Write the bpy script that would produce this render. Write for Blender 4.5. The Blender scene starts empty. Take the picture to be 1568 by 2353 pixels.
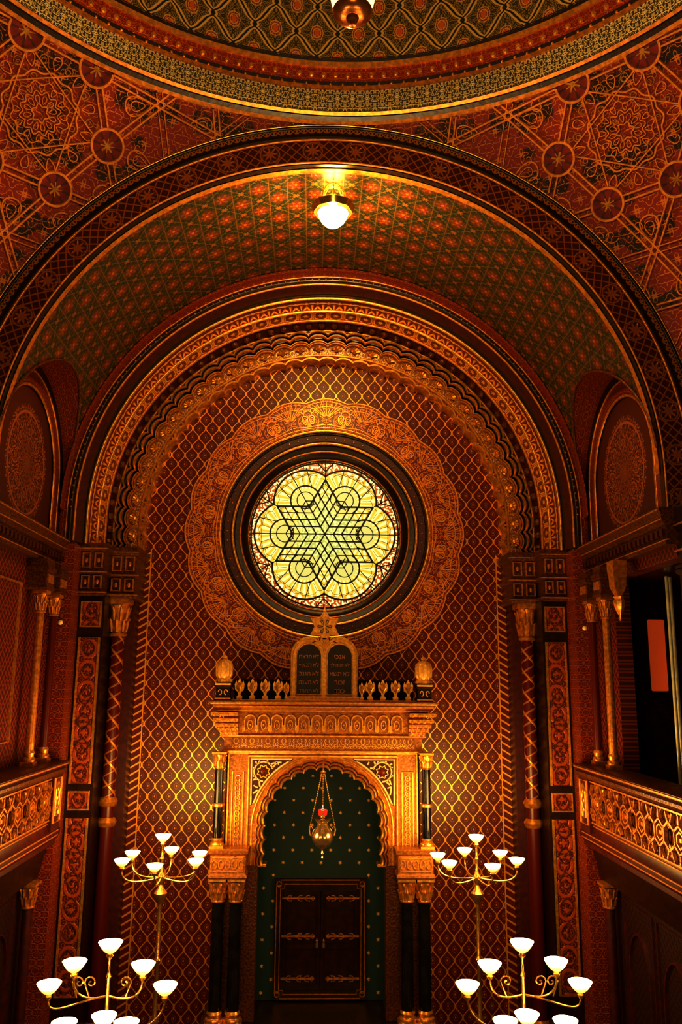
import bpy, math, random
from math import sin, cos, pi, sqrt, radians, atan2, floor
from mathutils import Vector, Matrix
random.seed(3)
sc = bpy.context.scene
sc.view_settings.view_transform = 'Standard'
sc.view_settings.exposure = 0.6
sc.view_settings.gamma = 0.72

# ------------------------------------------------------------------ shader graph helper
class V:
    def __init__(s, g, k): s.g = g; s.k = k
    def __add__(s, o): return s.g.m('ADD', s, o)
    __radd__ = __add__
    def __sub__(s, o): return s.g.m('SUBTRACT', s, o)
    def __rsub__(s, o): return s.g.m('SUBTRACT', o, s)
    def __mul__(s, o): return s.g.m('MULTIPLY', s, o)
    __rmul__ = __mul__
    def __truediv__(s, o): return s.g.m('DIVIDE', s, o)
class G:
    def __init__(s, name):
        s.mat = bpy.data.materials.new(name); s.mat.use_nodes = True
        s.nt = s.mat.node_tree; s.nt.nodes.clear()
    def node(s, t): return s.nt.nodes.new(t)
    def put(s, sock, x):
        if isinstance(x, V): s.nt.links.new(x.k, sock)
        elif isinstance(x, tuple) and len(x) == 3 and sock.type == 'RGBA': sock.default_value = (*x, 1)
        else: sock.default_value = x
    def m(s, op, a, b=None, c=None):
        n = s.node('ShaderNodeMath'); n.operation = op
        for i, x in enumerate((a, b, c)):
            if x is not None: s.put(n.inputs[i], x)
        return V(s, n.outputs[0])
    def sin(s, a): return s.m('SINE', a)
    def cos(s, a): return s.m('COSINE', a)
    def abs(s, a): return s.m('ABSOLUTE', a)
    def pp(s, a, p): return s.m('PINGPONG', a, p)
    def cell(s, a, p): return (s.m('FRACT', a * (1 / p)) - .5) * p
    def mx(s, a, b): return s.m('MAXIMUM', a, b)
    def mn(s, a, b): return s.m('MINIMUM', a, b)
    def hyp(s, a, b): return s.m('SQRT', a * a + b * b)
    def sm(s, x, a, b):
        n = s.node('ShaderNodeMapRange'); n.interpolation_type = 'SMOOTHSTEP'
        s.put(n.inputs[0], x); n.inputs[1].default_value = a; n.inputs[2].default_value = b
        return V(s, n.outputs[0])
    def line(s, d, w): return 1 - s.sm(d, w * .6, w)
    def mix(s, f, a, b):
        n = s.node('ShaderNodeMix'); n.data_type = 'RGBA'
        s.put(n.inputs[0], f); s.put(n.inputs[6], a); s.put(n.inputs[7], b)
        return V(s, n.outputs[2])
    def vec(s, x, y, z=0.0):
        n = s.node('ShaderNodeCombineXYZ')
        s.put(n.inputs[0], x); s.put(n.inputs[1], y); s.put(n.inputs[2], z)
        return V(s, n.outputs[0])
    def sep(s, v):
        n = s.node('ShaderNodeSeparateXYZ'); s.nt.links.new(v, n.inputs[0])
        return [V(s, n.outputs[i]) for i in range(3)]
    def uv(s): return s.sep(s.node('ShaderNodeTexCoord').outputs['UV'])[:2]
    def ob(s): return s.sep(s.node('ShaderNodeTexCoord').outputs['Object'])
    def noise(s, v, sc_, det=1.0, dist=0.0):
        n = s.node('ShaderNodeTexNoise'); s.put(n.inputs['Vector'], v)
        n.inputs['Scale'].default_value = sc_; n.inputs['Detail'].default_value = det
        n.inputs['Distortion'].default_value = dist
        return V(s, n.outputs[0])
    def arab(s, u, v, pu, pv, sc_, w=.13, k=5.0, seed=0.0):
        """mirror-repeated scrollwork lines"""
        n = s.noise(s.vec(s.pp(u, pu), s.pp(v, pv), seed), sc_, 0.6)
        return s.line(s.pp(n * k, .5), w)
    def star(s, du, dv, n, r, a=.3):
        rr = s.hyp(du, dv); th = s.m('ARCTAN2', dv, du)
        return s.line(rr / (1 + a * s.cos(th * float(n))), r)
    def finish(s, base, rough=.5, metal=0.0, bump=None, bs=.3, bd=.02, em=None, es=0.0, trans=0.0):
        p = s.node('ShaderNodeBsdfPrincipled'); o = s.node('ShaderNodeOutputMaterial')
        s.nt.links.new(p.outputs[0], o.inputs[0])
        s.put(p.inputs['Base Color'], base); s.put(p.inputs['Roughness'], rough); s.put(p.inputs['Metallic'], metal)
        if bump is not None:
            b = s.node('ShaderNodeBump'); b.inputs['Strength'].default_value = bs; b.inputs['Distance'].default_value = bd
            s.put(b.inputs['Height'], bump); s.nt.links.new(b.outputs[0], p.inputs['Normal'])
        if em is not None:
            s.put(p.inputs['Emission Color'], em); s.put(p.inputs['Emission Strength'], es)
        return s.mat

GOLD = (1.0, .52, .1); GOLD2 = (.75, .3, .05); RED = (.24, .01, .005); DK = (.03, .008, .004)
def simple(name, col, rough=.5, metal=0.0, var=.35, nscale=9, bs=.15):
    g = G(name); x, y, z = g.ob(); n = g.noise(g.vec(x, y, z), nscale, 4)
    c2 = tuple(c * (1 - var) for c in col)
    return g.finish(g.mix(g.sm(n, .35, .65), c2, col), rough, metal, bump=n, bs=bs)
def M_diaper():
    g = G('diaper_wall'); x, y, z = g.ob()
    u = x / .155; v = z / .44; c1 = g.cos(v * (2 * pi)); s = (c1 + g.cos(v * (6 * pi)) * .04) * .48
    d1 = g.pp(u - s, 1.0); d2 = g.pp(u + s - 1, 1.0); d = g.mn(d1, d2)
    l1 = g.line(d, .12)
    q = g.cos((u - .5) * pi) * c1
    dot = g.sm(q * -1, .92, .96); joint = g.sm(q, .86, .9)
    ring = g.line(g.abs(q + .66), .05) * .4
    mask = g.mx(g.mx(l1, dot * .6), g.mx(joint, ring))
    ar = g.arab(x, z, .0775, .22, 20, .1, 3)
    base = g.mix(ar * .3, (.12, .005, .0025), (.32, .04, .01))
    ax = g.abs(x); bord = g.sm(ax, 3.99, 4.0) * (1 - g.sm(z, 10.9, 10.92))
    zz = g.line(g.abs(g.cell(z, .16) * 1.0 + g.cell(ax, .2) * .6), .03)
    edge = g.line(g.abs(ax - 4.0), .02)
    bm = g.mx(zz, edge) * bord
    mask = g.mx(mask * (1 - bord), g.mx(bm, edge * (1 - g.sm(z, 10.9, 10.92))))
    col = g.mix(mask, base, (1.0, .46, .07))
    return g.finish(col, .4, mask * .6, bump=mask, bs=.9, bd=.02)
def M_rosette():
    g = G('rosette_lace'); x, y, z = g.ob(); z = z - 11.4
    r = g.hyp(x, z); th = g.m('ARCTAN2', z, x) * 3.0
    n = g.arab(th, r, pi / 20 * 3, .45, 8, .15, 4, 1.3)
    n2 = g.arab(th, r, pi / 40 * 3, .2, 17, .17, 3, 4.3)
    m = g.mx(n, n2 * .75)
    col = g.mix(m, (.17, .018, .006), (.8, .27, .055))
    return g.finish(col, .38, m * .4, bump=m, bs=.6)
def M_vault():
    g = G('vault_stars'); u, v = g.uv(); p = .68
    a = (u + v); b = (u - v)
    la = g.abs(g.cell(a, p)); lb = g.abs(g.cell(b, p))
    ca = g.cell(a + p / 2, p); cb = g.cell(b + p / 2, p)
    grn = g.mx(g.line(la, .15), g.line(lb, .15))
    fu = ca + cb; fv = ca - cb
    fl = g.star(fu, fv, 6, .18, .32); fl2 = g.star(fu, fv, 6, .075, .3); rim = g.star(fu, fv, 6, .225, .32)
    fine = g.mx(g.line(la, .014), g.line(lb, .014))
    ln = g.line(g.abs(g.cell(u + .01, p / 2)), .012)
    n = g.noise(g.vec(u, v), 26, 2); sc2 = g.arab(u, v, .17, .17, 15, .18, 3)
    s2 = g.star(g.cell(a, p) + g.cell(b, p), g.cell(a, p) - g.cell(b, p), 6, .12, .4)
    col = g.mix(n, (.05, .016, .005), (.13, .04, .01))
    col = g.mix(grn * .9, col, (.008, .026, .007)); col = g.mix(sc2 * .35, col, (.28, .11, .022))
    col = g.mix(g.mx(fine, ln) * .4, col, (.3, .13, .022))
    col = g.mix(rim, col, (.27, .1, .018)); col = g.mix(fl, col, (.19, .022, .006)); col = g.mix(fl2, col, (.42, .15, .025)); col = g.mix(s2, col, (.25, .085, .015))
    return g.finish(col, .42, .1, bump=fl, bs=.3)
def M_dome():
    g = G('dome_arabesque'); u, v = g.uv()
    uu = u / .36; vv = v / .95; c1 = g.cos(vv * (2 * pi)); s = (c1 + g.cos(vv * 6 * pi) * .2 + g.cos(vv * 10 * pi) * .06) * .44
    d = g.mn(g.pp(uu - s, 1.0), g.pp(uu + s - 1, 1.0))
    l1 = g.line(g.abs(d - .12), .07); l2 = g.line(d, .06)
    q = g.cos((uu - .5) * pi) * c1
    med = g.sm(q * -1, .62, .65); med2 = g.sm(q * -1, .9, .94); mr = g.line(g.abs(q + .62), .05); mr2 = g.line(g.abs(q + .84), .04)
    ar = g.arab(u, v, .18, .2375, 17, .17, 4); ar2 = g.arab(u, v, .09, .12, 26, .16, 3, 2.0)
    col = g.mix(g.mx(ar, ar2 * .5), (.06, .045, .015), (.5, .36, .11))
    col = g.mix(med * .8, col, (.32, .045, .015)); col = g.mix(med * ar, col, (.75, .36, .09)); col = g.mix(med2, col, (.7, .16, .04)); col = g.mix(g.mx(mr, mr2), col, (.8, .5, .15))
    col = g.mix(l2, col, (.015, .035, .02)); col = g.mix(l1, col, (.85, .58, .19))
    return g.finish(col, .45, .1, bump=l1, bs=.4)
def M_pend():
    g = G('pendentive_arabesque'); u, v = g.uv()
    pch = g.sm(g.noise(g.vec(g.pp(u, .7), g.pp(v, .6), 5.0), 2.2, 1), .44, .5)
    ar = g.arab(u, v, .2, .24, 9, .14, 4); ar2 = g.arab(u, v, .14, .16, 20, .16, 3, 4.0)
    base = g.mix(pch, (.022, .006, .003), (.26, .018, .006))
    col = g.mix(ar2 * .4, base, (.42, .07, .014)); col = g.mix(ar * .85, col, (.68, .24, .04))
    return g.finish(col, .42, .12, bump=ar, bs=.5)
def M_band(name, bg, fg, pu, w, sc_=9, kind='arab', met=.5):
    g = G(name); u, v = g.uv()
    if kind == 'arab': m = g.mx(g.arab(u, v, pu, w, sc_, .2, 4), g.arab(u, v, pu / 2, w / 2, sc_ * 2, .15, 3, 2.2) * .6)
    elif kind == 'hex':
        a = g.cell(u, pu); r = g.hyp(a, v - w); d = g.mx(g.abs(a), g.abs(a) * .5 + g.abs(v - w) * .87)
        m = g.mx(g.line(g.abs(d - pu * .4), .022), g.star(a, v - w, 6, pu * .17, .3))
        m = g.mx(m, g.line(g.abs(g.cell(u + pu / 2, pu)), .015))
    elif kind == 'net':
        p = pu / 2; a = u + v - w; b = u - v + w
        m = g.mx(g.line(g.abs(g.cell(a, p)), .022), g.line(g.abs(g.cell(b, p)), .022))
        c = g.cell(u, pu * 2); m = g.mx(m * (1 - g.line(g.hyp(c, v - w), .17)), g.star(c, v - w, 8, .12, .35)); m = g.mx(m, g.line(g.abs(g.hyp(c, v - w) - .16), .018))
    elif kind == 'palm':
        a = g.cell(u, pu); th = g.m('ARCTAN2', a, v + .02); r = g.hyp(a, v + .02)
        m = g.mx(g.sm(g.cos(th * 9.0), -.1, .3) * g.line(r, w * .8) * g.sm(r, .03, .05), g.line(g.abs(r - w * .88), .022))
        m = g.mx(m, g.line(g.hyp(g.cell(u + pu / 2, pu), v - w * .8), .04))
    elif kind == 'cross':
        a = g.cell(u, pu); b = v - w; m = g.mx(g.line(g.abs(g.abs(a) - g.abs(b)), .02), g.line(g.abs(g.abs(a) - pu * .45), .015))
    col = g.mix(m, bg, fg)
    return g.finish(col, .36, m * met, bump=m, bs=.9)
def M_lamp(name, s, blue=.26):
    g = G(name); u, v = g.uv()
    col = g.mix(v, (1, .45, .05), (1, .7, blue)); v2 = v * v
    return g.finish((.9, .8, .6), .4, 0.0, em=col, es=(v2 * v2 * .95 + .05) * s)
def M_glass():
    g = G('stained_glass'); x, y, z = g.ob(); R = 1.77
    x = x / R; z = (z - 11.4) / R
    r = g.hyp(x, z); th = g.m('ARCTAN2', z, x)
    lx = r * g.cos(g.pp(th, pi / 6)); ly = r * g.sin(g.pp(th, pi / 6))
    dx = lx - .5; rl = g.hyp(dx, ly); tl = g.m('ARCTAN2', ly, dx)
    ray = g.sm(g.cos(tl * 26.0), -.4, .3)
    yel = g.mix(ray, (.8, .48, .03), (1.1, .98, .38))
    n = g.noise(g.vec(x, z), 26, 2)
    c = g.mix(g.sm(n, .45, .62) * .4, yel, (.85, .55, .06))
    ctr = g.mix(g.sm(n, .42, .6), (.42, .46, .11), (.88, .84, .3))
    c = g.mix(1 - g.sm(r, .4, .46), c, ctr)
    star = 1 - g.sm(rl, .18, .2); c = g.mix(star, c, (.62, .57, .16))
    cellr = g.cell(th, pi / 30)
    sp = g.line(g.hyp(cellr * .9, r - .9), .035)
    outc = g.mix(sp, (.85, .4, .03), (1.1, .98, .48))
    c = g.mix(g.sm(r, .845, .86), c, outc)
    no = g.sm(rl, .44, .45) * g.sm(r, .7, .72)
    vr = g.noise(g.vec(x, z, 3.0), 30, 0)
    notch = g.mix(g.sm(vr, .5, .55), (.45, .09, .012), (1.1, .88, .38))
    c = g.mix(no, c, notch)
    return g.finish((.05, .04, .02), .3, 0.0, em=c, es=.92)
def M_pierpanel():
    g = G('pier_panel_cartouches'); x, y, z = g.ob(); a = g.cell(g.abs(x) - 4.88 + .25, .5); b = g.cell(z, .42)
    r = g.hyp(a, b * .9); m = g.mx(g.line(g.abs(r - .15), .035), g.star(a, b, 4, .07, .4)); ar = g.arab(a, z, .25, .21, 14, .2, 4)
    col = g.mix(ar * .7, (.12, .012, .004), (.5, .14, .03)); col = g.mix(m, col, (.42, .08, .016))
    return g.finish(col, .42, .15, bump=m, bs=.5)
def M_niche():
    g = G('niche_green'); x, y, z = g.ob(); n = g.noise(g.vec(x, y, z), 7, 4)
    return g.finish(g.mix(n, (.01, .034, .028), (.018, .056, .045)), .6)
def M_spiral():
    g = G('spiral_column_shaft'); x, y, z = g.ob(); th = g.m('ARCTAN2', y, x)
    t = g.cell(th + z * 7.0, 2 * pi / 2); m = g.line(g.abs(t), .28); t2 = g.cell(th * 1.0 - z * 14.0, 2 * pi / 2)
    m2 = g.line(g.abs(t2), .35) * .5
    up = g.sm(z, 4.55, 4.56)
    mm = g.mx(m, m2) * up
    return g.finish(g.mix(mm, (.1, .006, .003), (.65, .25, .045)), .3, mm * .4, bump=mm, bs=.5)
def M_tymp():
    g = G('lunette_rosette'); x, y, z = g.ob(); a = y - 15.05; b = z - 11.9
    r = g.hyp(a, b); th = g.m('ARCTAN2', b, a)
    m = g.mx(g.arab(th * 1.5, r, pi / 8 * 1.5, .3, 7, .2, 5), g.line(g.abs(r - .95), .03)) * (1 - g.sm(r, 1.05, 1.1))
    return g.finish(g.mix(m, (.08, .006, .003), (.38, .11, .025)), .5)
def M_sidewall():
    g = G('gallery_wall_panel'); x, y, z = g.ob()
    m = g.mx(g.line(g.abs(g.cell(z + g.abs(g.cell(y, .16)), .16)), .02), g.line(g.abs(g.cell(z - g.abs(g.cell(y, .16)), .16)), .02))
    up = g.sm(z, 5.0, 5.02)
    col = g.mix(up, g.mix(m * .5, (.02, .0025, .0015), (.06, .01, .004)), g.mix(m, (.09, .006, .003), (.28, .045, .01)))  # darkness under the gallery is put into the lower wall colour
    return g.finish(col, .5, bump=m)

m_gold = simple('gilded_moulding', GOLD, .28, .75, .35, 14)
m_gold2 = simple('dull_gilding', GOLD2, .36, .55, .4, 14)
m_strap = simple('gilded_strapwork', (.8, .32, .05), .4, .25, .3, 14)
m_star = simple('gilded_stars', (1.0, .6, .16), .4, .1, .2, 14)
m_crest = simple('bright_gilded_cresting', (1.0, .54, .12), .35, .25, .3, 20, .3)
m_lace = simple('gilded_lace', (1.0, .45, .08), .36, .35, .3, 14)
m_arkgold = simple('ark_gilded_wood', (1.0, .48, .09), .34, .5, .35, 20, .4)
m_arkwood = simple('ark_red_gold_wood', (.6, .23, .045), .34, .45, .4, 20, .4)
m_carved = simple('carved_brown_gold', (.2, .055, .013), .35, .35, .6, 24, .6)
m_parapet = simple('parapet_relief_gilding', (.62, .23, .04), .34, .6, .5, 22, .5)
m_dark = simple('dark_moulding', DK, .3, .1, .4, 10)
m_dbrown = simple('dark_lobe_paint', (.04, .008, .004), .4, .1, .4, 10)
m_red = simple('red_paint', RED, .4, 0, .35, 8)
m_maroon = simple('maroon_paint', (.085, .006, .0035), .45, 0, .4, 8)
m_black = simple('black_marble', (.014, .01, .012), .12, 0, .5, 5)
m_cream = simple('cream_fretwork', (1.0, .76, .36), .5, 0, .2, 12)
m_lead = simple('leading', (.012, .01, .006), .5, .2, .3, 20)
m_wood = simple('dark_door_wood', (.04, .006, .003), .3, 0, .5, 6)
m_floor = simple('floor_carpet', (.05, .008, .004), .8, 0, .4, 3)
m_silver = simple('gilded_silver', (1.0, .72, .34), .22, .85, .3, 14)
m_steel = simple('organ_pipe_tin', (.8, .78, .62), .35, .4, .2, 10)
m_copper = simple('copper_bowl', (.9, .38, .12), .25, .7, .3, 10)
m_slate = simple('slate_tablet', (.03, .016, .008), .4, 0, .3, 10)
m_bronze = simple('bronze_lettering', (.55, .2, .045), .4, .2, .2, 10)
g = G('orange_panel'); m_orange = g.finish((.9, .12, .02), .4, 0.0, em=(1, .14, .02), es=.2)  # panel is no lamp; a faint glow is put into its colour
m_brass = simple('brass', (1.0, .62, .18), .22, .85, .25, 10)
m_diaper = M_diaper(); m_ros = M_rosette(); m_vault = M_vault(); m_dome = M_dome(); m_pend = M_pend()
m_net = M_band('star_net_band', (.075, .008, .003), (.5, .16, .035), .36, .2, kind='net')
m_hexg = M_band('hex_gold_band', (.2, .045, .008), (1.0, .5, .09), .34, .14, kind='hex')
m_palm = M_band('gilded_palmette_band', (.16, .02, .006), (1.0, .48, .08), .24, .3, kind='palm')
m_leafr = M_band('red_leaf_strip', (.14, .007, .0035), (.42, .08, .016), .1, .14, 12, 'arab', .1)
m_arabg = M_band('gold_scroll_band', (.25, .07, .012), (1.0, .52, .11), .16, .14, 13, 'arab')
m_parab = M_band('parapet_scroll_ground', (.05, .008, .003), (.42, .14, .025), .12, .12, 16, 'arab')
m_silb = M_band('silver_scroll_band', (.07, .055, .02), (1.0, .85, .45), .13, .24, 11, 'arab', .05)
m_redb = M_band('red_beaded_band', (.28, .012, .004), (.65, .18, .035), .13, .1, 12, 'arab')
m_cross = M_band('crossed_band', (.03, .01, .004), (.55, .23, .045), .12, .05, kind='cross')
m_lamp = M_lamp('opal_lamp_glass', 16.0); m_lamp2 = M_lamp('pendant_lamp_glass', 9.0, .16)
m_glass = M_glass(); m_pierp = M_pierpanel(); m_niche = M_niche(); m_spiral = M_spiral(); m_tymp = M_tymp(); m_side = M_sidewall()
g = G('red_glass_cup'); m_ruby = g.finish((.6, .02, .01), .2, 0.0, em=(1, .05, .015), es=.55)
g = G('flame'); m_flame = g.finish((1, .8, .5), .4, 0.0, em=(1, .75, .4), es=12.0)

# ------------------------------------------------------------------ mesh builder
ID = lambda a, b, c: (a, b, c)
def SIDE(s): return lambda a, b, c: (s * b, a, c)
class MB:
    def __init__(s, T=ID): s.v = []; s.f = []; s.mi = []; s.u = []; s.T = T
    def add(s, p, uv=None):
        q = s.T(*p); s.v.append(q); s.u.append(uv if uv else (p[0] + p[1], p[2])); return len(s.v) - 1
    def face(s, idx, m=0): s.f.append(tuple(idx)); s.mi.append(m)
    def grid(s, P, m=0, UV=None, cu=False, cv=False):
        b = len(s.v); n = len(P); k = len(P[0])
        for i in range(n):
            for j in range(k): s.add(P[i][j], UV[i][j] if UV else None)
        for i in range(n if cu else n - 1):
            for j in range(k if cv else k - 1):
                i2 = (i + 1) % n; j2 = (j + 1) % k
                s.face((b + i * k + j, b + i2 * k + j, b + i2 * k + j2, b + i * k + j2), m)
    def rl(s, x0, x1, y0, y1, prof, m=0):
        """rectangular moulded stack, prof=[(z,outset)]"""
        b = len(s.v)
        for z, o in prof:
            for x, y in ((x0 - o, y0 - o), (x1 + o, y0 - o), (x1 + o, y1 + o), (x0 - o, y1 + o)): s.add((x, y, z))
        for i in range(len(prof) - 1):
            for j in range(4):
                s.face((b + i * 4 + j, b + i * 4 + (j + 1) % 4, b + i * 4 + 4 + (j + 1) % 4, b + i * 4 + 4 + j), m)
        s.face((b + 3, b + 2, b + 1, b), m); e = b + 4 * (len(prof) - 1); s.face((e, e + 1, e + 2, e + 3), m)
    def box(s, x0, x1, y0, y1, z0, z1, m=0, c=.012):
        c = min(c, (z1 - z0) / 3, (x1 - x0) / 3, (y1 - y0) / 3)
        s.rl(x0, x1, y0, y1, [(z0, -c), (z0 + c, 0), (z1 - c, 0), (z1, -c)], m)
    def lathe(s, prof, c=(0, 0, 0), n=20, m=0, a0=0., a1=2 * pi, mod=None):
        P = []; UV = []; L = [0]
        for i in range(1, len(prof)): L.append(L[-1] + math.hypot(prof[i][0] - prof[i - 1][0], prof[i][1] - prof[i - 1][1]))
        rm = max(p[0] for p in prof)
        for i in range(n + 1):
            a = a0 + (a1 - a0) * i / n; k = mod(a) if mod else 1
            P.append([(c[0] + r * k * cos(a), c[1] + r * k * sin(a), c[2] + z) for r, z in prof])
            UV.append([(a * rm, l) for l in L])
        s.grid(P, m, UV)
    def tube(s, pts, r, n=6, m=0, closed=False):
        pts = [Vector(p) for p in pts]; P = []; N = len(pts); up = None
        for i, p in enumerate(pts):
            a = pts[(i - 1) % N] if (closed or i > 0) else p; b = pts[(i + 1) % N] if (closed or i < N - 1) else p
            t = (b - a).normalized()
            if up is None: up = t.orthogonal().normalized()
            up = (up - t * up.dot(t)).normalized(); w = t.cross(up)
            rr = r[i] if isinstance(r, list) else r
            P.append([tuple(p + (up * cos(2 * pi * k / n) + w * sin(2 * pi * k / n)) * rr) for k in range(n)])
        s.grid(P, m, None, closed, True)
    def prism(s, poly, y0, y1, m=0):
        b = len(s.v); n = len(poly)
        for x, z in poly: s.add((x, y0, z))
        for x, z in poly: s.add((x, y1, z))
        s.face(range(b, b + n), m); s.face(range(b + 2 * n - 1, b + n - 1, -1), m)
        for i in range(n): j = (i + 1) % n; s.face((b + j, b + i, b + n + i, b + n + j), m)
    def ball(s, c, r, m=0, n=8, fl=(1, 1, 1)):
        P = []
        for i in range(n // 2 + 1):
            t = pi * i / (n // 2)
            P.append([(c[0] + r * fl[0] * sin(t) * cos(2 * pi * j / n), c[1] + r * fl[1] * sin(t) * sin(2 * pi * j / n), c[2] + r * fl[2] * cos(t)) for j in range(n)])
        s.grid(P, m, None, False, True)
    def ribbon(s, pts, w, h, F, m=0, closed=False, keep=None):
        """raised strap along 2D polyline on surface F(u,v,h)"""
        N = len(pts)
        if N < 2: return
        rows = []
        for i in range(N):
            a = pts[(i - 1) % N] if (closed or i > 0) else pts[i]; b = pts[(i + 1) % N] if (closed or i < N - 1) else pts[i]
            tx, tz = b[0] - a[0], b[1] - a[1]; l = math.hypot(tx, tz) or 1; nx, nz = -tz / l, tx / l
            u, v = pts[i]
            rows.append([F(u + nx * w, v + nz * w, 0), F(u + nx * w * .6, v + nz * w * .6, h), F(u - nx * w * .6, v - nz * w * .6, h), F(u - nx * w, v - nz * w, 0)])
        b = len(s.v)
        for r_ in rows:
            for p in r_: s.add(p)
        for i in range(N if closed else N - 1):
            j = (i + 1) % N
            if keep and not (keep(*pts[i]) and keep(*pts[j])): continue
            for k in range(3): s.face((b + i * 4 + k, b + j * 4 + k, b + j * 4 + k + 1, b + i * 4 + k + 1), m)
    def obj(s, name, mats, origin=(0, 0, 0), parent=None, smooth=35, **props):
        me = bpy.data.meshes.new(name)
        me.from_pydata([(p[0] - origin[0], p[1] - origin[1], p[2] - origin[2]) for p in s.v], [], s.f)
        for mt in (mats if isinstance(mats, list) else [mats]): me.materials.append(mt)
        me.polygons.foreach_set('material_index', s.mi)
        uvl = me.uv_layers.new(name='UVMap')
        li = [0] * len(me.loops); me.loops.foreach_get('vertex_index', li)
        fl = []
        for i in li: fl.extend(s.u[i])
        uvl.data.foreach_set('uv', fl)
        me.polygons.foreach_set('use_smooth', [True] * len(me.polygons))
        me.update()
        try: me.set_sharp_from_angle(angle=radians(smooth))
        except Exception: pass
        o = bpy.data.objects.new(name, me); sc.collection.objects.link(o)
        if parent: o.parent = parent
        else: o.location = origin
        for k, v_ in props.items(): o[k] = v_
        return o
def thing(name, loc, label, cat, group=None):
    o = bpy.data.objects.new(name, None); o.empty_display_size = .2; o.location = loc
    sc.collection.objects.link(o); o['label'] = label; o['category'] = cat
    if group: o['group'] = group
    return o
def copy_tree(o, loc, label=None, scalex=1):
    n = o.copy(); n.location = loc; sc.collection.objects.link(n)
    if label: n['label'] = label
    n.scale = (scalex, 1, 1)
    def rec(a, b):
        for c in a.children:
            d = c.copy(); d.parent = b; sc.collection.objects.link(d); rec(c, d)
    rec(o, n)
    return n

def arch_path(R, zc, zb, ds=.06):
    pts = []; n1 = max(1, int((zc - zb) / ds)); n2 = max(8, int(pi * R / ds)); L = pi * R / 2
    for i in range(n1): z = zb + (zc - zb) * i / n1; pts.append((R, z, 1, 0, -(L + zc - z)))
    for i in range(n2 + 1):
        a = pi * i / n2; pts.append((R * cos(a), zc + R * sin(a), cos(a), sin(a), -L + R * a))
    for i in range(1, n1 + 1): z = zc - (zc - zb) * i / n1; pts.append((-R, z, -1, 0, L + zc - z))
    return pts
def sweep(mb, R, zc, zb, prof, m=0, ds=.08, a0=0.0):
    pts = arch_path(R, zc, zb, ds); P = []; UV = []
    for (a, z, na, nz, s_) in pts:
        row = []; uvr = []; l = 0; prev = None
        for o, y in prof:
            ov = o(s_) if callable(o) else o
            if prev is not None: l += math.hypot(ov - prev[0], y - prev[1])
            prev = (ov, y); row.append((a0 + a + na * ov, y, z + nz * ov)); uvr.append((s_, l))
        P.append(row); UV.append(uvr)
    mb.grid(P, m, UV)
def torus_prof(o, y, r, n=6):
    return [(o - r * cos(pi * i / n), y - r * sin(pi * i / n)) for i in range(n + 1)]
ST = dict(kind='structure')
ZC = 11.4
# ------------------------------------------------------------------ floor, platform
mb = MB(); mb.box(-8.5, 8.5, 2, 20, .05, .35); mb.obj('floor', m_floor, **ST)
mb = MB(); mb.rl(-5.3, 5.3, 15.3, 19.3, [(.35, 0), (.6, 0), (.62, -.2), (.88, -.2), (.9, -.22)]); mb.obj('floor_platform', m_floor, **ST)
# ------------------------------------------------------------------ back wall with round window hole
mb = MB(); P = [[], []]; n = 144; YW = 19.08
def rectray(a, x1, z0, z1, zc):
    c, s_ = cos(a), sin(a); t = 1e9
    if abs(c) > 1e-6: t = min(t, x1 / abs(c))
    if s_ > 1e-6: t = min(t, (z1 - zc) / s_)
    if s_ < -1e-6: t = min(t, (z0 - zc) / s_)
    return (c * t, zc + s_ * t)
cor = [atan2(16.6 - ZC, 5), pi - atan2(16.6 - ZC, 5), pi + atan2(ZC - .9, 5), 2 * pi - atan2(ZC - .9, 5)]
angs = sorted([2 * pi * i / n for i in range(n)] + cor)
for a in angs:
    x, z = rectray(a, 5, .9, 16.6, ZC)
    P[0].append((2.2 * cos(a), YW, ZC + 2.2 * sin(a))); P[1].append((x, YW, z))
mb.grid(P, 0, None, False, True)
mb.obj('wall_back', m_diaper, **ST)
# rosette ring
mb = MB(); P = []; N = 320
for i in range(N + 1):
    a = 2 * pi * i / N; ro = 3.17 + .09 * abs(cos(a * 10))
    P.append([(r * cos(a), y, ZC + r * sin(a)) for r, y in ((2.45, YW - .01), (2.46, YW - .04), (ro, YW - .04), (ro + .02, YW))])
mb.grid(P, 0)
FB = lambda u, v, h: (u, YW - .04 - h, v)
def polar(r, a): return (r * cos(a), ZC + r * sin(a))
for k in range(20):
    a = 2 * pi * (k + .5) / 20
    for sgn in (-1, 1):
        for sc_ in (1, .5):
            pts = []
            for i in range(15):
                t = 2 * pi * i / 14; du = .06 * sin(t) * (1 + .4 * cos(t)); dr = .11 * cos(t)
                pts.append(polar(2.73 + dr * sc_, a + (sgn * .085 + du * sc_) / 2.73))
            mb.ribbon(pts, .019 if sc_ == 1 else .013, .03, FB, 1)
        mb.ribbon([polar(2.95 + .085 * (1 - i / 16) * sin(i * .55), a + sgn * (.13 + .085 * (1 - i / 16) * cos(i * .55)) / 2.95) for i in range(15)], .014, .02, FB, 1)
    mb.ribbon([polar(2.58 + .02 * cos(pi * i / 4), a + .42 * (i - 4) / 4 / 2.58) for i in range(9)], .014, .02, FB, 1)
    mb.ribbon([polar(2.86 + .1 * sin(pi * i / 8), a + .1 * cos(pi * i / 8) / 2.84) for i in range(9)], .016, .02, FB, 1)
    a2 = 2 * pi * k / 20
    for j in range(9):
        b = radians(-72 + 18 * j); pts = [polar(2.75 + t * .42 * cos(b * .6), a2 + t * .4 * sin(b) / 2.9) for t in (0.15, .4, .7, 1)]
        mb.ribbon(pts, .011, .015, FB, 1)
    mb.ribbon([polar(2.75 + .3 * cos(radians(-80 + 20 * j) * .6), a2 + .3 * sin(radians(-80 + 20 * j)) / 2.9) for j in range(9)], .012, .02, FB, 1)
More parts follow.
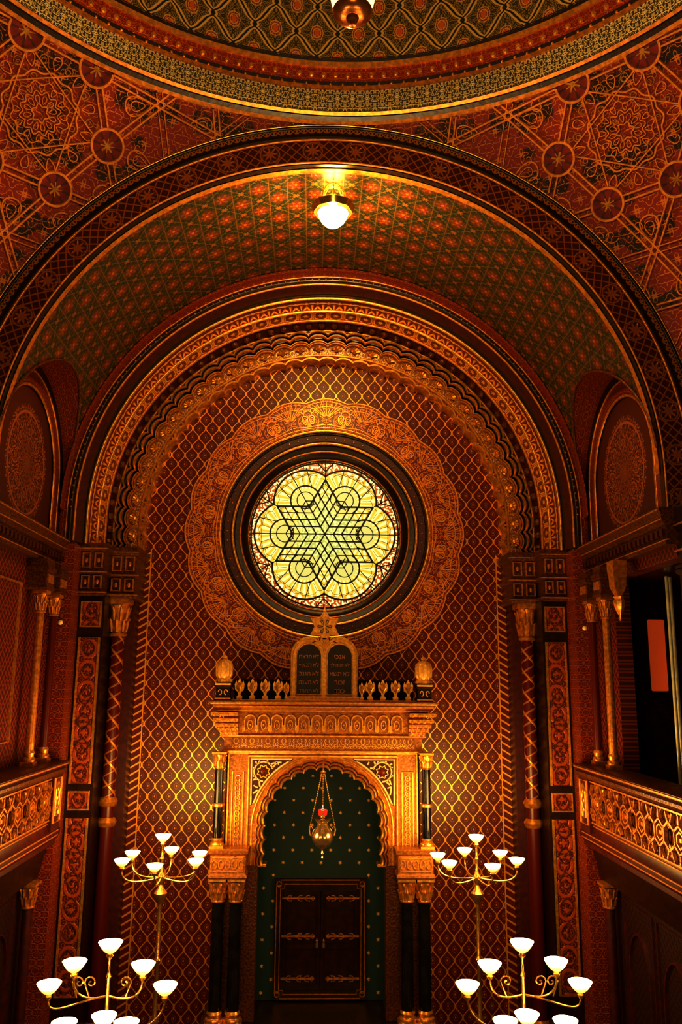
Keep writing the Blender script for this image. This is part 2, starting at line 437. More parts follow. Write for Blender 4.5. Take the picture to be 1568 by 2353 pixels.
mb.ribbon([polar(3.15 + .09 * abs(cos(2 * pi * i / 400 * 10)), 2 * pi * i / 400) for i in range(400)], .02, .03, FB, 1, True)
mb.ribbon([polar(3.08 + .09 * abs(cos(2 * pi * i / 400 * 10)), 2 * pi * i / 400) for i in range(400)], .011, .02, FB, 1, True)
mb.ribbon([polar(2.52, 2 * pi * i / 200) for i in range(200)], .014, .02, FB, 1, True)
mb.obj('trim_1', [m_ros, m_lace], label='round lace-like gilded rosette border around the window', **ST)
# window surround rings
mb = MB()
def ring(mb, prof, m, n=120):
    P = [[(r * cos(2 * pi * i / n), y, ZC + r * sin(2 * pi * i / n)) for r, y in prof] for i in range(n + 1)]
    UV = [[(2 * pi * i / n * 2.2, j * .1) for j in range(len(prof))] for i in range(n + 1)]
    mb.grid(P, m, UV)
ring(mb, torus_prof(2.44, YW - .04, .04), 0); ring(mb, torus_prof(2.37, YW - .03, .025), 1)
ring(mb, [(2.34, YW - .02), (2.2, YW - .01), (2.18, YW + .02)], 2)
ring(mb, torus_prof(2.15, YW + .02, .035), 0)
ring(mb, [(2.12, YW + .03), (2.1, YW + .1), (2.0, YW + .12)], 1)
ring(mb, torus_prof(1.98, YW + .14, .025), 3)
ring(mb, [(1.95, YW + .15), (1.9, YW + .2), (1.82, YW + .22)], 1); ring(mb, torus_prof(1.8, YW + .24, .02), 3); ring(mb, [(1.78, YW + .25), (1.76, YW + .32)], 1)
for k in range(64):
    a = 2 * pi * k / 64; mb.ball((2.27 * cos(a), YW - .03, ZC + 2.27 * sin(a)), .022, 3, 6)
mb.obj('trim_2', [m_gold, m_dark, m_maroon, m_gold2], label='concentric gilded and dark mouldings around the round window', **ST)
# stained glass
RG = 1.77; YG = 19.36
mb = MB(); N = 96; P = [[(r * RG * cos(2 * pi * i / N), YG, ZC + r * RG * sin(2 * pi * i / N)) for r in (.001, .5, 1)] for i in range(N + 1)]
mb.grid(P, 0)
win = mb.obj('window_1', m_glass, label='round stained glass window with a six-pointed star, glowing yellow', **ST)
mb = MB(); FG = lambda u, v, h: (u * RG, YG - .005 - h, ZC + v * RG)
def circ(cx, cz, r, a0=0, a1=2 * pi, n=40): return [(cx + r * cos(a0 + (a1 - a0) * i / n), cz + r * sin(a0 + (a1 - a0) * i / n)) for i in range(n + 1)]
lw = .008
mb.ribbon(circ(0, 0, .985, n=90), .012, .03, FG, 0)
mb.ribbon(circ(0, 0, .845, n=90), lw * .4, .015, FG, 0)
S3 = .43
for k in range(6):
    a = k * pi / 3; cx, cz = .5 * cos(a), .5 * sin(a)
    def lob(r, cut):
        out = []
        for i in range(61):
            b = a - pi + 2 * pi * i / 60; x, z = cx + r * cos(b), cz + r * sin(b)
            th = (atan2(z, x) - a + pi) % (2 * pi) - pi
            if abs(th) <= pi / 6 + .02 and x * x + z * z > cut: out.append((b, x, z))
        out.sort(key=lambda q: (q[0] - a + pi) % (2 * pi)); return [(q[1], q[2]) for q in out]
    mb.ribbon(lob(.44, .3), lw * 1.6, .025, FG, 0)
    c2 = (.53 * cos(a), .53 * sin(a))
    mb.ribbon(circ(*c2, .115, n=30), lw * .8, .02, FG, 0); mb.ribbon(circ(*c2, .2, a - 2.1, a + 2.1, 30), lw * 1.4, .02, FG, 0)
    # scalloped fans in the petals
    for j in range(9):
        q = -1.3 + 2.6 * j / 8
        p1 = (cx + .25 * cos(a + q), cz + .25 * sin(a + q)); p2 = (cx + .36 * cos(a + q), cz + .36 * sin(a + q))
        mb.ribbon([p1, p2], lw * .35, .01, FG, 0)
        q2 = q + 2.6 / 16
        if j < 8: mb.ribbon([(cx + (.36 + .03 * sin(pi * t / 6)) * cos(a + q + 2.6 / 8 * t / 6), cz + (.36 + .03 * sin(pi * t / 6)) * sin(a + q + 2.6 / 8 * t / 6)) for t in range(7)], lw * .35, .01, FG, 0)
    for dd in (.05, .11):
        for sg in (-1, 1): mb.ribbon([(c2[0] - (.12 - dd) * cos(a) , c2[1] - (.12 - dd) * sin(a)), (c2[0] - (.12 - dd) * cos(a) + .09 * cos(a + sg * pi * 2 / 3), c2[1] - (.12 - dd) * sin(a) + .09 * sin(a + sg * pi * 2 / 3))], lw * .9, .02, FG, 0)
    mb.ribbon([(0, 0), (cos(a) * S3, sin(a) * S3)], lw * 1.2, .02, FG, 0)
    mb.ribbon([(cos(a) * .4, sin(a) * .4), (cos(a) * .98, sin(a) * .98)], lw * .8, .015, FG, 0)
    for q in (-.24, .24):
        mb.ribbon([(c2[0] + .2 * cos(a + q * 4), c2[1] + .2 * sin(a + q * 4)), (.95 * cos(a + q), .95 * sin(a + q))], lw * .7, .015, FG, 0)
    b = a + pi / 6
    mb.ribbon([(.72 * cos(b), .72 * sin(b)), (.985 * cos(b), .985 * sin(b))], lw, .02, FG, 0)
    for sg in (-1, 1):
        mb.ribbon([(.86 * cos(b), .86 * sin(b)), (.97 * cos(b + sg * .1), .97 * sin(b + sg * .1))], lw, .02, FG, 0)
    e0 = (cos(a), sin(a)); e1 = (cos(a + pi / 3), sin(a + pi / 3))
    for t in (.27, .52, .77):
        mb.ribbon([(e0[0] * S3 * t, e0[1] * S3 * t), (e0[0] * S3 * t + e1[0] * S3, e0[1] * S3 * t + e1[1] * S3)], lw * (1.2 if t < .7 else .8), .02, FG, 0)
        mb.ribbon([(e1[0] * S3 * t, e1[1] * S3 * t), (e1[0] * S3 * t + e0[0] * S3, e1[1] * S3 * t + e0[1] * S3)], lw * (1.2 if t < .7 else .8), .02, FG, 0)
    tip = (e0[0] * S3 + e1[0] * S3, e0[1] * S3 + e1[1] * S3)
    for e in (e0, e1): mb.ribbon([(e[0] * S3, e[1] * S3), tip], lw * 1.6, .025, FG, 0)
    for kx in range(5):
        bb = a + pi / 3 * kx / 5; mb.ribbon([(.93 * cos(bb), .93 * sin(bb)), (.985 * cos(bb), .985 * sin(bb))], lw * .6, .015, FG, 0)
mb.obj('leading', m_lead, parent=win, label='dark lead tracery')

# ------------------------------------------------------------------ scalloped arch
mb = MB(); ZB = 10.78; LB = .405
def lobes(base, amp, ph=0): return lambda s_: base + amp * sqrt(abs(sin(pi * (s_ / LB + ph))))
def lt(o1, o0, amp, y, m, bulge=.05):
    sweep(mb, 4.1, ZC, ZB, [(lobes(o1, amp), y), (lobes(o1 - (o1 - o0) * .25, amp), y - bulge), (lobes(o1 - (o1 - o0) * .7, amp), y - bulge), (lobes(o0, amp), y)], m, .03)
lt(.53, .48, .12, 18.46, 0, .05); lt(.48, .44, .12, 18.5, 1, -.05); lt(.44, .38, .12, 18.52, 4, .06); lt(.38, .34, .12, 18.58, 1, -.05); lt(.34, .3, .12, 18.6, 0, .04); lt(.3, .25, .12, 18.62, 4, .03)
sweep(mb, 4.1, ZC, ZB, [(lobes(.25, .12), 18.62), (lobes(.24, .12), 18.7), (.12, 18.72)], 2, .03)
sweep(mb, 4.1, ZC, ZB, [(.16, 18.72), (.13, 18.67), (.1, 18.67), (.08, 18.78)], 0, .03)
sweep(mb, 4.1, ZC, ZB, [(.08, 18.78), (lobes(-.02, .1, .5), 18.8)], 3, .03)
sweep(mb, 4.1, ZC, ZB, [(lobes(.02, .1, .5), 18.79), (lobes(-.01, .1, .5), 18.7), (lobes(-.05, .1, .5), 18.7), (lobes(-.08, .1, .5), 18.78), (lobes(-.07, .1, .5), YW)], 0, .03)
L4 = pi * 4.1 / 2
k = -int((L4 + .55) / LB)
while (k + .5) * LB < L4 + .55:
    s_ = (k + .5) * LB; k += 1
    if abs(s_) <= L4:
        a = pi / 2 + s_ / 4.1; C = lambda r: (r * cos(a), ZC + r * sin(a))
    else:
        sg = 1 if s_ > 0 else -1; zz = ZC - (abs(s_) - L4); C = lambda r, sg=sg, zz=zz: (-sg * r, zz); a = pi if s_ > 0 else 0
    if abs(s_) > L4 + .5: continue
    c = C(4.33); mb.ball((c[0], 18.62, c[1]), .05, 0, 8)
    for q in (-1.2, -.6, 0, .6, 1.2):
        p2 = (c[0] + .12 * cos(a + q), c[1] + .12 * sin(a + q)); mb.tube([(c[0], 18.66, c[1]), (p2[0], 18.62, p2[1])], [.014, .03], 5, 0)
    c = C(4.13); mb.tube([(c[0] + .05 * cos(a), 18.76, c[1] + .05 * sin(a)), (c[0] - .03 * cos(a), 18.75, c[1] - .03 * sin(a))], [.03, .045], 6, 0)
mb.obj('trim_3', [m_gold, m_dbrown, m_arabg, m_red, m_gold2], label='scalloped arch moulding with gilded and dark lobes', **ST)
# soffit bands stepping forward
mb = MB()
sweep(mb, 4.78, ZC, ZB, [(-.2, 18.56), (0, 18.52)], 1)
sweep(mb, 4.78, ZC, ZB, torus_prof(-.02, 18.52, .035), 8)
sweep(mb, 4.78, ZC, ZB, [(.0, 18.5), (.08, 18.12)], 7)
sweep(mb, 4.78, ZC, ZB, torus_prof(.06, 18.1, .035), 8)
sweep(mb, 4.78, ZC, ZB, [(.08, 18.1), (.09, 18.07), (.16, 17.8)], 2)
sweep(mb, 4.78, ZC, ZB, torus_prof(.14, 17.78, .035), 0); sweep(mb, 4.78, ZC, ZB, [(.16, 17.8), (.2, 17.7), (.28, 17.45)], 3)
sweep(mb, 4.78, ZC, ZB, torus_prof(.27, 17.4, .035), 0); sweep(mb, 4.78, ZC, ZB, [(.3, 17.4), (.34, 17.3)], 1)
sweep(mb, 4.78, ZC, ZB, [(.34, 17.3), (.4, 17.0)], 7)
sweep(mb, 4.78, ZC, ZB, torus_prof(.42, 17.0, .025), 8); sweep(mb, 4.78, ZC, ZB, torus_prof(.5, 16.99, .055), 1); sweep(mb, 4.78, ZC, ZB, torus_prof(.58, 16.98, .018), 8)
sweep(mb, 4.78, ZC, ZB, [(.6, 16.98), (.8, 17.0)], 6)
L = pi * 4.83 / 2; N = 50
for i in range(N):
    a = pi * (i + .5) / N; mb.ball((4.81 * cos(a), 18.3, ZC + 4.81 * sin(a)), .09, 9, 8)
for i in range(110):
    a = pi * (i + .5) / 110; r = 4.78 + .5; mb.ball((r * cos(a), 16.935, ZC + r * sin(a)), .02, 8, 6)
for sg in (-1, 1):
    for z in (11.25, 10.96): mb.ball((sg * 4.81, 18.3, z), .09, 9, 8)
mb.obj('trim_4', [m_gold, m_dark, m_hexg, m_palm, m_hexg, m_cross, m_leafr, m_maroon, m_gold2, m_carved], label='stepped gilded soffit bands of the inner arch', **ST)

# ------------------------------------------------------------------ barrel vault
RV = 5.45; YA, YB = 13.1, 17.0; AC, AR, AZ = 15.05, 1.95, 11.85
mb = MB(); P = []; UV = []; NY = 60; NT = 90
for i in range(NY + 1):
    y = AC - AR * cos(pi * i / NY); zcut = AZ + sqrt(max(0, AR ** 2 - (y - AC) ** 2)); t0 = math.asin(min(.99, (zcut - ZC) / RV))
    row = []; uvr = []
    for j in range(NT + 1):
        t = t0 + (pi - 2 * t0) * j / NT; row.append((RV * cos(t), y, ZC + RV * sin(t))); uvr.append((RV * (t - pi / 2), y))
    P.append(row); UV.append(uvr)
mb.grid(P, 0, UV)
for sg in (-1, 1):
    P = []; UV = []
    for i in range(61):
        a = pi * i / 60; y = AC + AR * cos(a); z = AZ + AR * sin(a); x = sqrt(RV ** 2 - (z - ZC) ** 2)
        P.append([(sg * x, y, z), (sg * 5.62, y, z)]); UV.append([(a * AR, x), (a * AR, 5.62)])
    mb.grid(P, 1, UV)
    mb.tube([(sg * (sqrt(RV ** 2 - (AZ + AR * sin(pi * i / 40) - ZC) ** 2) - .02), AC + AR * cos(pi * i / 40), AZ + AR * sin(pi * i / 40) - .01) for i in range(41)], .025, 6, 3)
sweep(mb, RV, ZC, ZC, [(-.03, 17.0), (-.03, 16.75), (-.02, 16.72)], 1); sweep(mb, RV, ZC, ZC, [(-.02, 13.12), (-.03, 13.2), (-.02, 13.25)], 2)
mb.obj('ceiling', [m_vault, m_leafr, m_gold2, m_carved], label='barrel vault painted with green lattice and red stars', **ST)
# front arch
mb = MB(); ZF = 10.78
sweep(mb, RV, ZC, ZF, [(0, 13.15), (0, 13.02)], 1); sweep(mb, RV, ZC, ZF, torus_prof(.03, 13.0, .02), 4)
sweep(mb, RV, ZC, ZF, [(.05, 13.0), (.44, 13.0)], 2)
sweep(mb, RV, ZC, ZF, torus_prof(.46, 12.99, .025), 4); sweep(mb, RV, ZC, ZF, [(.48, 12.98), (.5, 12.95), (.53, 12.95), (.54, 12.92)], 1)
sweep(mb, RV, ZC, ZF, [(.54, 12.92), (.63, 12.92)], 3); sweep(mb, RV, ZC, ZF, torus_prof(.66, 12.93, .035), 1); sweep(mb, RV, ZC, ZF, torus_prof(.725, 12.96, .02), 0)
mb.obj('trim_5', [m_gold, m_dark, m_net, m_cross, m_gold2], label='great front arch with star-patterned band and dark mouldings', **ST)
# ------------------------------------------------------------------ pendentives
SC = (0, 6.6, ZC); SR = 8.904; RR = 6.34
mb = MB(); P = []; UV = []
for i in range(-60, 61):
    a = radians(i * 1.5); ca = max(abs(cos(a)), abs(sin(a))); rl_ = min(6.4 / ca, SR - .01)
    e0 = math.acos(rl_ / SR); e1 = math.acos(RR / SR); row = []; uvr = []
    for j in range(21):
        e = e0 + (e1 - e0) * j / 20; row.append((SC[0] + SR * cos(e) * sin(a), SC[1] + SR * cos(e) * cos(a), SC[2] + SR * sin(e))); uvr.append((a * 7, e * SR))
    P.append(row); UV.append(uvr)
mb.grid(P, 0, UV)
for sg in (-1, 1):
    az = sg * radians(42); el = radians(37.5)
    n_ = Vector((sin(az) * cos(el), cos(az) * cos(el), sin(el))); U_ = Vector((cos(az), -sin(az), 0)); V_ = n_.cross(U_) * (-1)
    if V_.z < 0: V_ = -V_
    def FP(u, v, h):
        d = (n_ * SR + U_ * u + V_ * v).normalized() * (SR - .012 - h); return (SC[0] + d.x, SC[1] + d.y, SC[2] + d.z)
    def dom(u, v):
        p = FP(u, v, 0); return p[1] < 12.97 and math.hypot(p[0], p[1] - 6.6) > RR + .03 and abs(p[0]) < 6.38
    D = 1.16; nodes = [(D * cos(pi / 3 * k), D * sin(pi / 3 * k)) for k in range(6)] + [(2 * D * cos(pi / 3 * k), 2 * D * sin(pi / 3 * k)) for k in range(6)]
    h3 = D * cos(pi / 6)
    NR = .27
    def keep(u, v): return dom(u, v) and all(math.hypot(u - a_, v - b_) > NR for a_, b_ in nodes) and u * u + v * v > .45
    for k in range(3):
        a = pi / 6 + k * pi / 3; nx, nz = cos(a), sin(a)
        for q in (-3, -2, -1, 1, 2, 3):
            for off in (-.05, .05):
                mb.ribbon([(nx * (q * h3 + off) - nz * t * .05, nz * (q * h3 + off) + nx * t * .05) for t in range(-90, 91)], .022 if q % 2 else .014, .045, FP, 1, False, keep)
    # inner hexagram around the medallion
    for k in range(6):
        a = k * pi / 3
        mb.ribbon([(D * .86 * (cos(a) * (1 - t / 14) + cos(a + 2 * pi / 3) * t / 14), D * .86 * (sin(a) * (1 - t / 14) + sin(a + 2 * pi / 3) * t / 14)) for t in range(15)], .016, .035, FP, 1, False, lambda u, v: dom(u, v) and all(math.hypot(u - a_, v - b_) > NR for a_, b_ in nodes))
    for cx, cz in nodes:
        mb.ribbon(circ(cx, cz, NR, n=32)[:-1], .03, .05, FP, 1, True, dom)
        if dom(cx, cz):
            b = len(mb.v); c = mb.add(FP(cx, cz, .01))
            rim = [mb.add(FP(cx + (NR - .02) * cos(t * pi / 16), cz + (NR - .02) * sin(t * pi / 16), .01)) for t in range(32)]
            for t in range(32): mb.face((c, rim[t], rim[(t + 1) % 32]), 4 if t % 4 < 1 else 2)
            for t in range(8):
                a = t * pi / 4 + .2; mb.ribbon([(cx + r * cos(a), cz + r * sin(a)) for r in (.0, .05, .12)], .024 if t % 2 else .014, .025, FP, 3, False, dom)
    for r, w, am, nn in ((.6, .02, .025, 12), (.44, .012, .03, 12), (.3, .014, .03, 12), (.12, .016, .02, 6)):
        mb.ribbon([((r + am * cos(nn * t * pi / 90)) * cos(t * pi / 90), (r + am * cos(nn * t * pi / 90)) * sin(t * pi / 90)) for t in range(180)], w, .03, FP, 1, True, dom)
    def leafloop(cx, cz, a, L, W, w, m_=1):
        mb.ribbon([(cx + L * cos(q * pi / 10) * cos(a) - W * sin(q * pi / 10) * (1 + .5 * cos(q * pi / 10)) * sin(a), cz + L * cos(q * pi / 10) * sin(a) + W * sin(q * pi / 10) * (1 + .5 * cos(q * pi / 10)) * cos(a)) for q in range(20)], w, .025, FP, m_, True, dom)
    for t in range(12):
        a = t * pi / 6
        leafloop(.52 * cos(a), .52 * sin(a), a, .06, .04, .011, 3); leafloop(.37 * cos(a + .26), .37 * sin(a + .26), a + .26, .06, .035, .011, 1)
        leafloop(.2 * cos(a), .2 * sin(a), a, .06, .03, .01, 1)
        leafloop(.78 * cos(a), .78 * sin(a), a, .1, .06, .012, 1)
        for sd in (-1, 1): mb.ribbon([(.78 * cos(a + .26) + (.08 * (1 - i / 14)) * cos(sd * i * .6 + a), .78 * sin(a + .26) + (.08 * (1 - i / 14)) * sin(sd * i * .6 + a)) for i in range(12)], .01, .02, FP, 3, False, dom)
        R2 = 1.62 if t % 2 else 1.76
        leafloop(R2 * cos(a), R2 * sin(a), a + pi, .22, .14, .018); leafloop(R2 * cos(a), R2 * sin(a), a + pi, .12, .07, .012)
        for sd in (-1, 1):
            mb.ribbon([(R2 * cos(a) + .0 - sd * sin(a) * (.2 + .14 * (1 - i / 16) * cos(i * .5)) + cos(a) * (.14 * (1 - i / 16) * sin(i * .5) - .1), R2 * sin(a) + sd * cos(a) * (.2 + .14 * (1 - i / 16) * cos(i * .5)) + sin(a) * (.14 * (1 - i / 16) * sin(i * .5) - .1)) for i in range(15)], .012, .02, FP, 1, False, dom)
    for t in range(24):
        a = (t + .5) * pi / 12; R2 = 2.75
        leafloop(R2 * cos(a), R2 * sin(a), a, .2, .12, .016); leafloop(R2 * cos(a), R2 * sin(a), a, .1, .06, .012, 3)
mb.obj('ceiling_pendentives', [m_pend, m_strap, m_red, m_gold, m_maroon], label='curved pendentives with gilded strapwork stars and medallions', **ST)
# dome ring and dome
mb = MB(); C0 = (0, 6.6, 0); A0, A1 = radians(-20), radians(200)
def dl(prof, m, n=180): mb.lathe(prof, C0, n, m, A0, A1)
dl([(6.42, 17.58), (6.38, 17.6), (6.33, 17.56), (6.28, 17.6)], 4); dl([(6.28, 17.6), (6.24, 17.66), (6.2, 17.66)], 1); dl([(6.2, 17.66), (6.17, 17.63), (6.14, 17.68)], 4)
dl([(6.15, 17.7), (6.13, 18.1)], 2); dl([(6.13, 18.1), (6.07, 18.08), (6.06, 18.14)], 4); dl([(6.06, 18.14), (6.02, 18.18)], 1)
dl([(6.02, 18.18), (5.97, 18.4)], 3); dl([(5.97, 18.4), (5.9, 18.38), (5.88, 18.46)], 0); dl([(5.88, 18.46), (5.85, 18.52)], 1)
for i in range(110):
    a = A0 + (A1 - A0) * i / 110; mb.ball((5.98 * cos(a), 6.6 + 5.98 * sin(a), 18.27), .05, 0, 8)
    mb.ball((6.05 * cos(a + .014), 6.6 + 6.05 * sin(a + .014), 18.15), .025, 0, 6)
mb.obj('trim_6', [m_gold, m_dark, m_silb, m_redb, m_gold2], label='dome ring with silvery carved band and beaded red band', **ST)
mb = MB(); mb.lathe([(5.86 * cos(pi / 2 * i / 30), 18.5 + 5.86 * sin(pi / 2 * i / 30)) for i in range(31)], C0, 96, 0, 0, 2 * pi)
mb.obj('ceiling_dome', m_dome, label='dome covered in gilded arabesques', **ST)

# ------------------------------------------------------------------ piers, columns, side walls
def leafcap(mb, x, y, z0, z1, r, m=0):
    h = z1 - z0
    mb.lathe([(r * .98, 0), (r * 1.25, .03 * h), (r * 1.25, .07 * h), (r * 1.02, .1 * h), (r * 1.05, .4 * h), (r * 1.2, .65 * h), (r * 1.55, .84 * h)], (x, y, z0), 16, m)
    for tier, (zz, rr, n) in enumerate(((.12, 1.1, 8), (.42, 1.2, 8))):
        for k in range(n):
            a = 2 * pi * (k + .5 * tier) / n
            mb.tube([(x + r * q * cos(a), y + r * q * sin(a), z0 + h * zq) for q, zq in ((rr, zz), (rr + .1, zz + .15), (rr + .22, zz + .3), (rr + .5, zz + .36), (rr + .5, zz + .3))], [r * .16, r * .24, r * .22, r * .14, r * .06], 5, m)
    q = r * 1.65; mb.rl(x - q, x + q, y - q, y + q, [(z0 + .84 * h, -.2 * q), (z0 + .88 * h, 0), (z1, 0)], m)
def colbase(mb, x, y, z0, r, h, m=0):
    q = r * 1.5; mb.rl(x - q, x + q, y - q, y + q, [(z0, 0), (z0 + h * .3, 0), (z0 + h * .33, -.01)], m)
    mb.lathe([(r * 1.45, .33 * h), (r * 1.5, .45 * h), (r * 1.4, .55 * h), (r * 1.1, .62 * h), (r * 1.15, .78 * h), (r * 1.25, .85 * h), (r * 1.05, h)], (x, y, z0), 16, m)
def column(name, x, y, z0, z1, r, ch, bh, ms, mc, label, group=None, rings=(), cat='column'):
    O = (x, y, z0)
    t = thing(name, O, label, cat, group)
    a = MB(); colbase(a, x, y, z0, r, bh); a.obj('column_base', mc, O, t)
    a = MB(); N = 14; a.lathe([(r * (1 - .08 * i / N), z0 + bh + (z1 - ch - z0 - bh) * i / N) for i in range(N + 1)], (x, y, 0), 20, 0)
    for zz in rings: a.lathe([(r, zz - .1), (r * 1.2, zz - .07), (r * 1.35, zz), (r * 1.2, zz + .05), (r, zz + .09)], (x, y, 0), 20, 1)
    a.obj('shaft', [ms, mc], O, t)
    a = MB(); leafcap(a, x, y, z1 - ch, z1, r); a.obj('capital', mc, O, t)
    return t
def frame(mb, x0, x1, z0, z1, y, w, h, m):
    F = lambda u, v, hh: (u, y - hh, v)
    mb.ribbon([(x0, z0), (x1, z0), (x1, z1), (x0, z1)], w, h, F, m, True)
for sg, nm in ((-1, 'left'), (1, 'right')):
    X = (lambda a, b: (sg * a, sg * b) if sg > 0 else (-b, -a))
    mb = MB()
    x0, x1 = X(4.2, 4.62); mb.box(x0, x1, 18.62, 19.2, .9, 10.8, 3)
    x0, x1 = X(4.62, 5.16); mb.box(x0, x1, 17.6, 19.2, .9, 9.72, 1)
    x0, x1 = X(5.16, 5.6); mb.box(x0, x1, 17.02, 19.2, .9, 10.75, 2)
    x0, x1 = X(4.67, 5.11)
    for z0, z1 in ((9.05, 9.6), (5.92, 8.86), (5.42, 5.8), (2.0, 5.3)):
        mb.box(x0 + .03, x1 - .03, 17.585, 17.62, z0 + .03, z1 - .03, 4, .004); frame(mb, x0 + .02, x1 - .02, z0 + .02, z1 - .02, 17.6, .028, .035, 0)
        n = max(1, int((z1 - z0) / .42))
        for i in range(n):
            zz = z0 + (z1 - z0) * (i + .5) / n; cx = (x0 + x1) / 2
            F = lambda u, v, hh: (u, 17.585 - hh, v)
            mb.ribbon([(cx + .13 * cos(q * pi / 10) * (1 - .35 * abs(sin(q * pi / 10))), zz + .15 * sin(q * pi / 10)) for q in range(20)], .014, .02, F, 6, True)
            mb.ball((cx, 17.58, zz), .035, 6, 8, (1, .5, 1))
    for (a, b, yf) in ((4.1, 4.66, 18.05), (4.66, 5.16, 17.52)):
        x0, x1 = X(a, b)
        mb.rl(x0, x1, yf, 19.15, [(9.7, 0), (9.74, .03), (9.8, .03), (9.83, -.02), (10.14, -.02), (10.17, .03), (10.22, .05), (10.26, 0), (10.62, 0), (10.66, .05), (10.72, .08), (10.8, .08), (10.82, .04)], 6)
        for z0, z1 in ((9.86, 10.12), (10.3, 10.6)):
            n = 2
            for i in range(n):
                a0 = x0 + (x1 - x0) * i / n + .03; a1 = x0 + (x1 - x0) * (i + 1) / n - .03
                frame(mb, a0 + .02, a1 - .02, z0, z1, yf, .02, .03, 5)
                mb.box(a0 + .07, a1 - .07, yf - .012, yf + .03, z0 + .06, z1 - .06, 3, .004)
                mb.ball(((a0 + a1) / 2, yf - .01, (z0 + z1) / 2), .035, 5, 8, (1, .5, 1.6))
        for z in (9.77, 10.2, 10.7): mb.box(x0 - .06, x1 + .06, yf - .075, yf + .02, z - .012, z + .012, 0, .005)
    o = mb.obj('trim_%d' % (7 if sg < 0 else 8), [m_gold, m_dark, m_leafr, m_maroon, m_pierp, m_gold2, m_carved], label='arch pier with framed cartouche panels and stepped entablature', **ST)
    column('engaged_column', sg * 4.47, 18.33, .9, 9.7, .15, .8, .45, m_spiral, m_gold2, 'tall slender dark red column with gilded spiral and leafy capital', 'columns flanking the ark wall', rings=(5.5, 5.1))
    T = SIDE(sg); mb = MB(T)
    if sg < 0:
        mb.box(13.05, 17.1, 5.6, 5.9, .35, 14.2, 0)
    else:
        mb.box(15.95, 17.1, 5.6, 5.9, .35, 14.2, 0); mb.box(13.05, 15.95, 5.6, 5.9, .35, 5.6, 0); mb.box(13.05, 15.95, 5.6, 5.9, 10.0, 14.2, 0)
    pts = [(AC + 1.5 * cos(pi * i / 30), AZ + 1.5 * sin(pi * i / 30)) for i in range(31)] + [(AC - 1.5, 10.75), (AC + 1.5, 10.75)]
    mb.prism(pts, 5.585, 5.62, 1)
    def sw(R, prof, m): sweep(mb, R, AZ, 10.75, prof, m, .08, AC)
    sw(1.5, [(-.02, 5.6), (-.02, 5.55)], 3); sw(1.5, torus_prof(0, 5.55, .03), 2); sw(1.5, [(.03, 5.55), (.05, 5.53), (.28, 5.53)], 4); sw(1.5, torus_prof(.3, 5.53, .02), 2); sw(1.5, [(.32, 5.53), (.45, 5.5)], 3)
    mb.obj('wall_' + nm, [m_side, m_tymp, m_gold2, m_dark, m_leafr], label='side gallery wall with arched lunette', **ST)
    mb = MB(T)
    mb.rl(13.0, 17.15, 5.42, 5.95, [(10.2, 0), (10.25, .03), (10.3, 0), (10.5, 0), (10.54, .06), (10.6, .1), (10.66, .1), (10.72, .16), (10.78, .16)], 4)
    for z, b in ((10.27, 5.385), (10.6, 5.31), (10.75, 5.255)): mb.box(12.9, 17.2, b, b + .05, z - .01, z + .01, 2, .004)
    for i in range(22): mb.box(13.02 + i * .19, 13.12 + i * .19, 5.36, 5.43, 10.34, 10.46, 3, .01)
    mb.rl(12.3, 13.05, 5.62, 6.5, [(6.4, .04), (6.6, .04), (6.65, 0), (9.7, 0), (9.75, .05), (9.85, .05), (9.9, 0), (10.4, 0), (10.45, .05), (10.6, .08), (10.78, .1)], 1)
    for z in (9.8, 10.1, 10.5, 10.74): mb.box(12.25, 13.1, 5.53 + (.04 if z < 10.2 else 0), 5.65, z - .012, z + .012, 2, .005)
    mb.box(12.3, 13.1, 5.6, 6.5, .35, 5.0, 1)
    mb.obj('trim_%d' % (9 if sg < 0 else 10), [m_gold, m_dark, m_gold2, m_maroon, m_carved], label='side cornice with gilded fillets and dentils', **ST)
    for yy in (16.62, 15.8):
        column('gallery_column', sg * 5.36, yy, 6.42, 9.62, .08, .42, .3, m_spiral if yy > 16 else m_gold2, m_gold2, 'slender gilded column standing on the gallery parapet', 'gallery columns')
    mb = MB(T)
    for a, b in ((16.4, 16.85), (15.58, 16.02)):
        mb.rl(a, b, 5.22, 5.6, [(9.62, 0), (9.66, .03), (9.72, 0), (9.95, 0), (9.98, .03), (10.05, .04), (10.08, 0), (10.2, 0)], 2)
        mb.box(a + .06, b - .06, 5.2, 5.23, 9.76, 9.92, 1, .006)
    mb.obj('trim_%d' % (11 if sg < 0 else 12), [m_dark, m_gold2, m_carved], **ST)
    # gallery parapet
    O = (sg * 5.2, 14.5, 5.0)
    t = thing('gallery_parapet', O, 'carved dark wood gallery parapet with gilded geometric lattice', 'balcony railing', 'gallery parapets')
    mb = MB(T); mb.rl(12.0, 17.0, 5.14, 5.5, [(4.92, .02), (5.0, .02), (5.04, .06), (5.1, .08), (5.18, .08), (5.22, .03), (5.32, 0)], 0)
    mb.rl(12.0, 17.0, 5.14, 5.5, [(5.32, 0), (6.2, 0)], 3)
    for z, b in ((5.08, 5.055), (5.17, 5.05), (5.34, 5.12)): mb.box(12, 16.95, b, b + .04, z - .013, z + .013, 1, .005)
    mb.rl(16.45, 17.0, 5.06, 5.5, [(5.2, 0), (6.28, 0)], 0)
    for z0, z1 in ((5.35, 6.15),):
        F = lambda u, v, hh: (u, 5.06 - hh, v)
        mb.ribbon([(16.52, z0), (16.93, z0), (16.93, z1), (16.52, z1)], .02, .025, F, 1, True); mb.ribbon([(16.62, z0 + .12), (16.83, z0 + .12), (16.83, z1 - .2), (16.725, z1 - .08), (16.62, z1 - .2)], .02, .025, F, 2, True)
        for zz in (5.6, 5.78, 5.94): mb.ball((16.725, 5.04, zz), .05, 2, 8, (1, .4, 1.2))
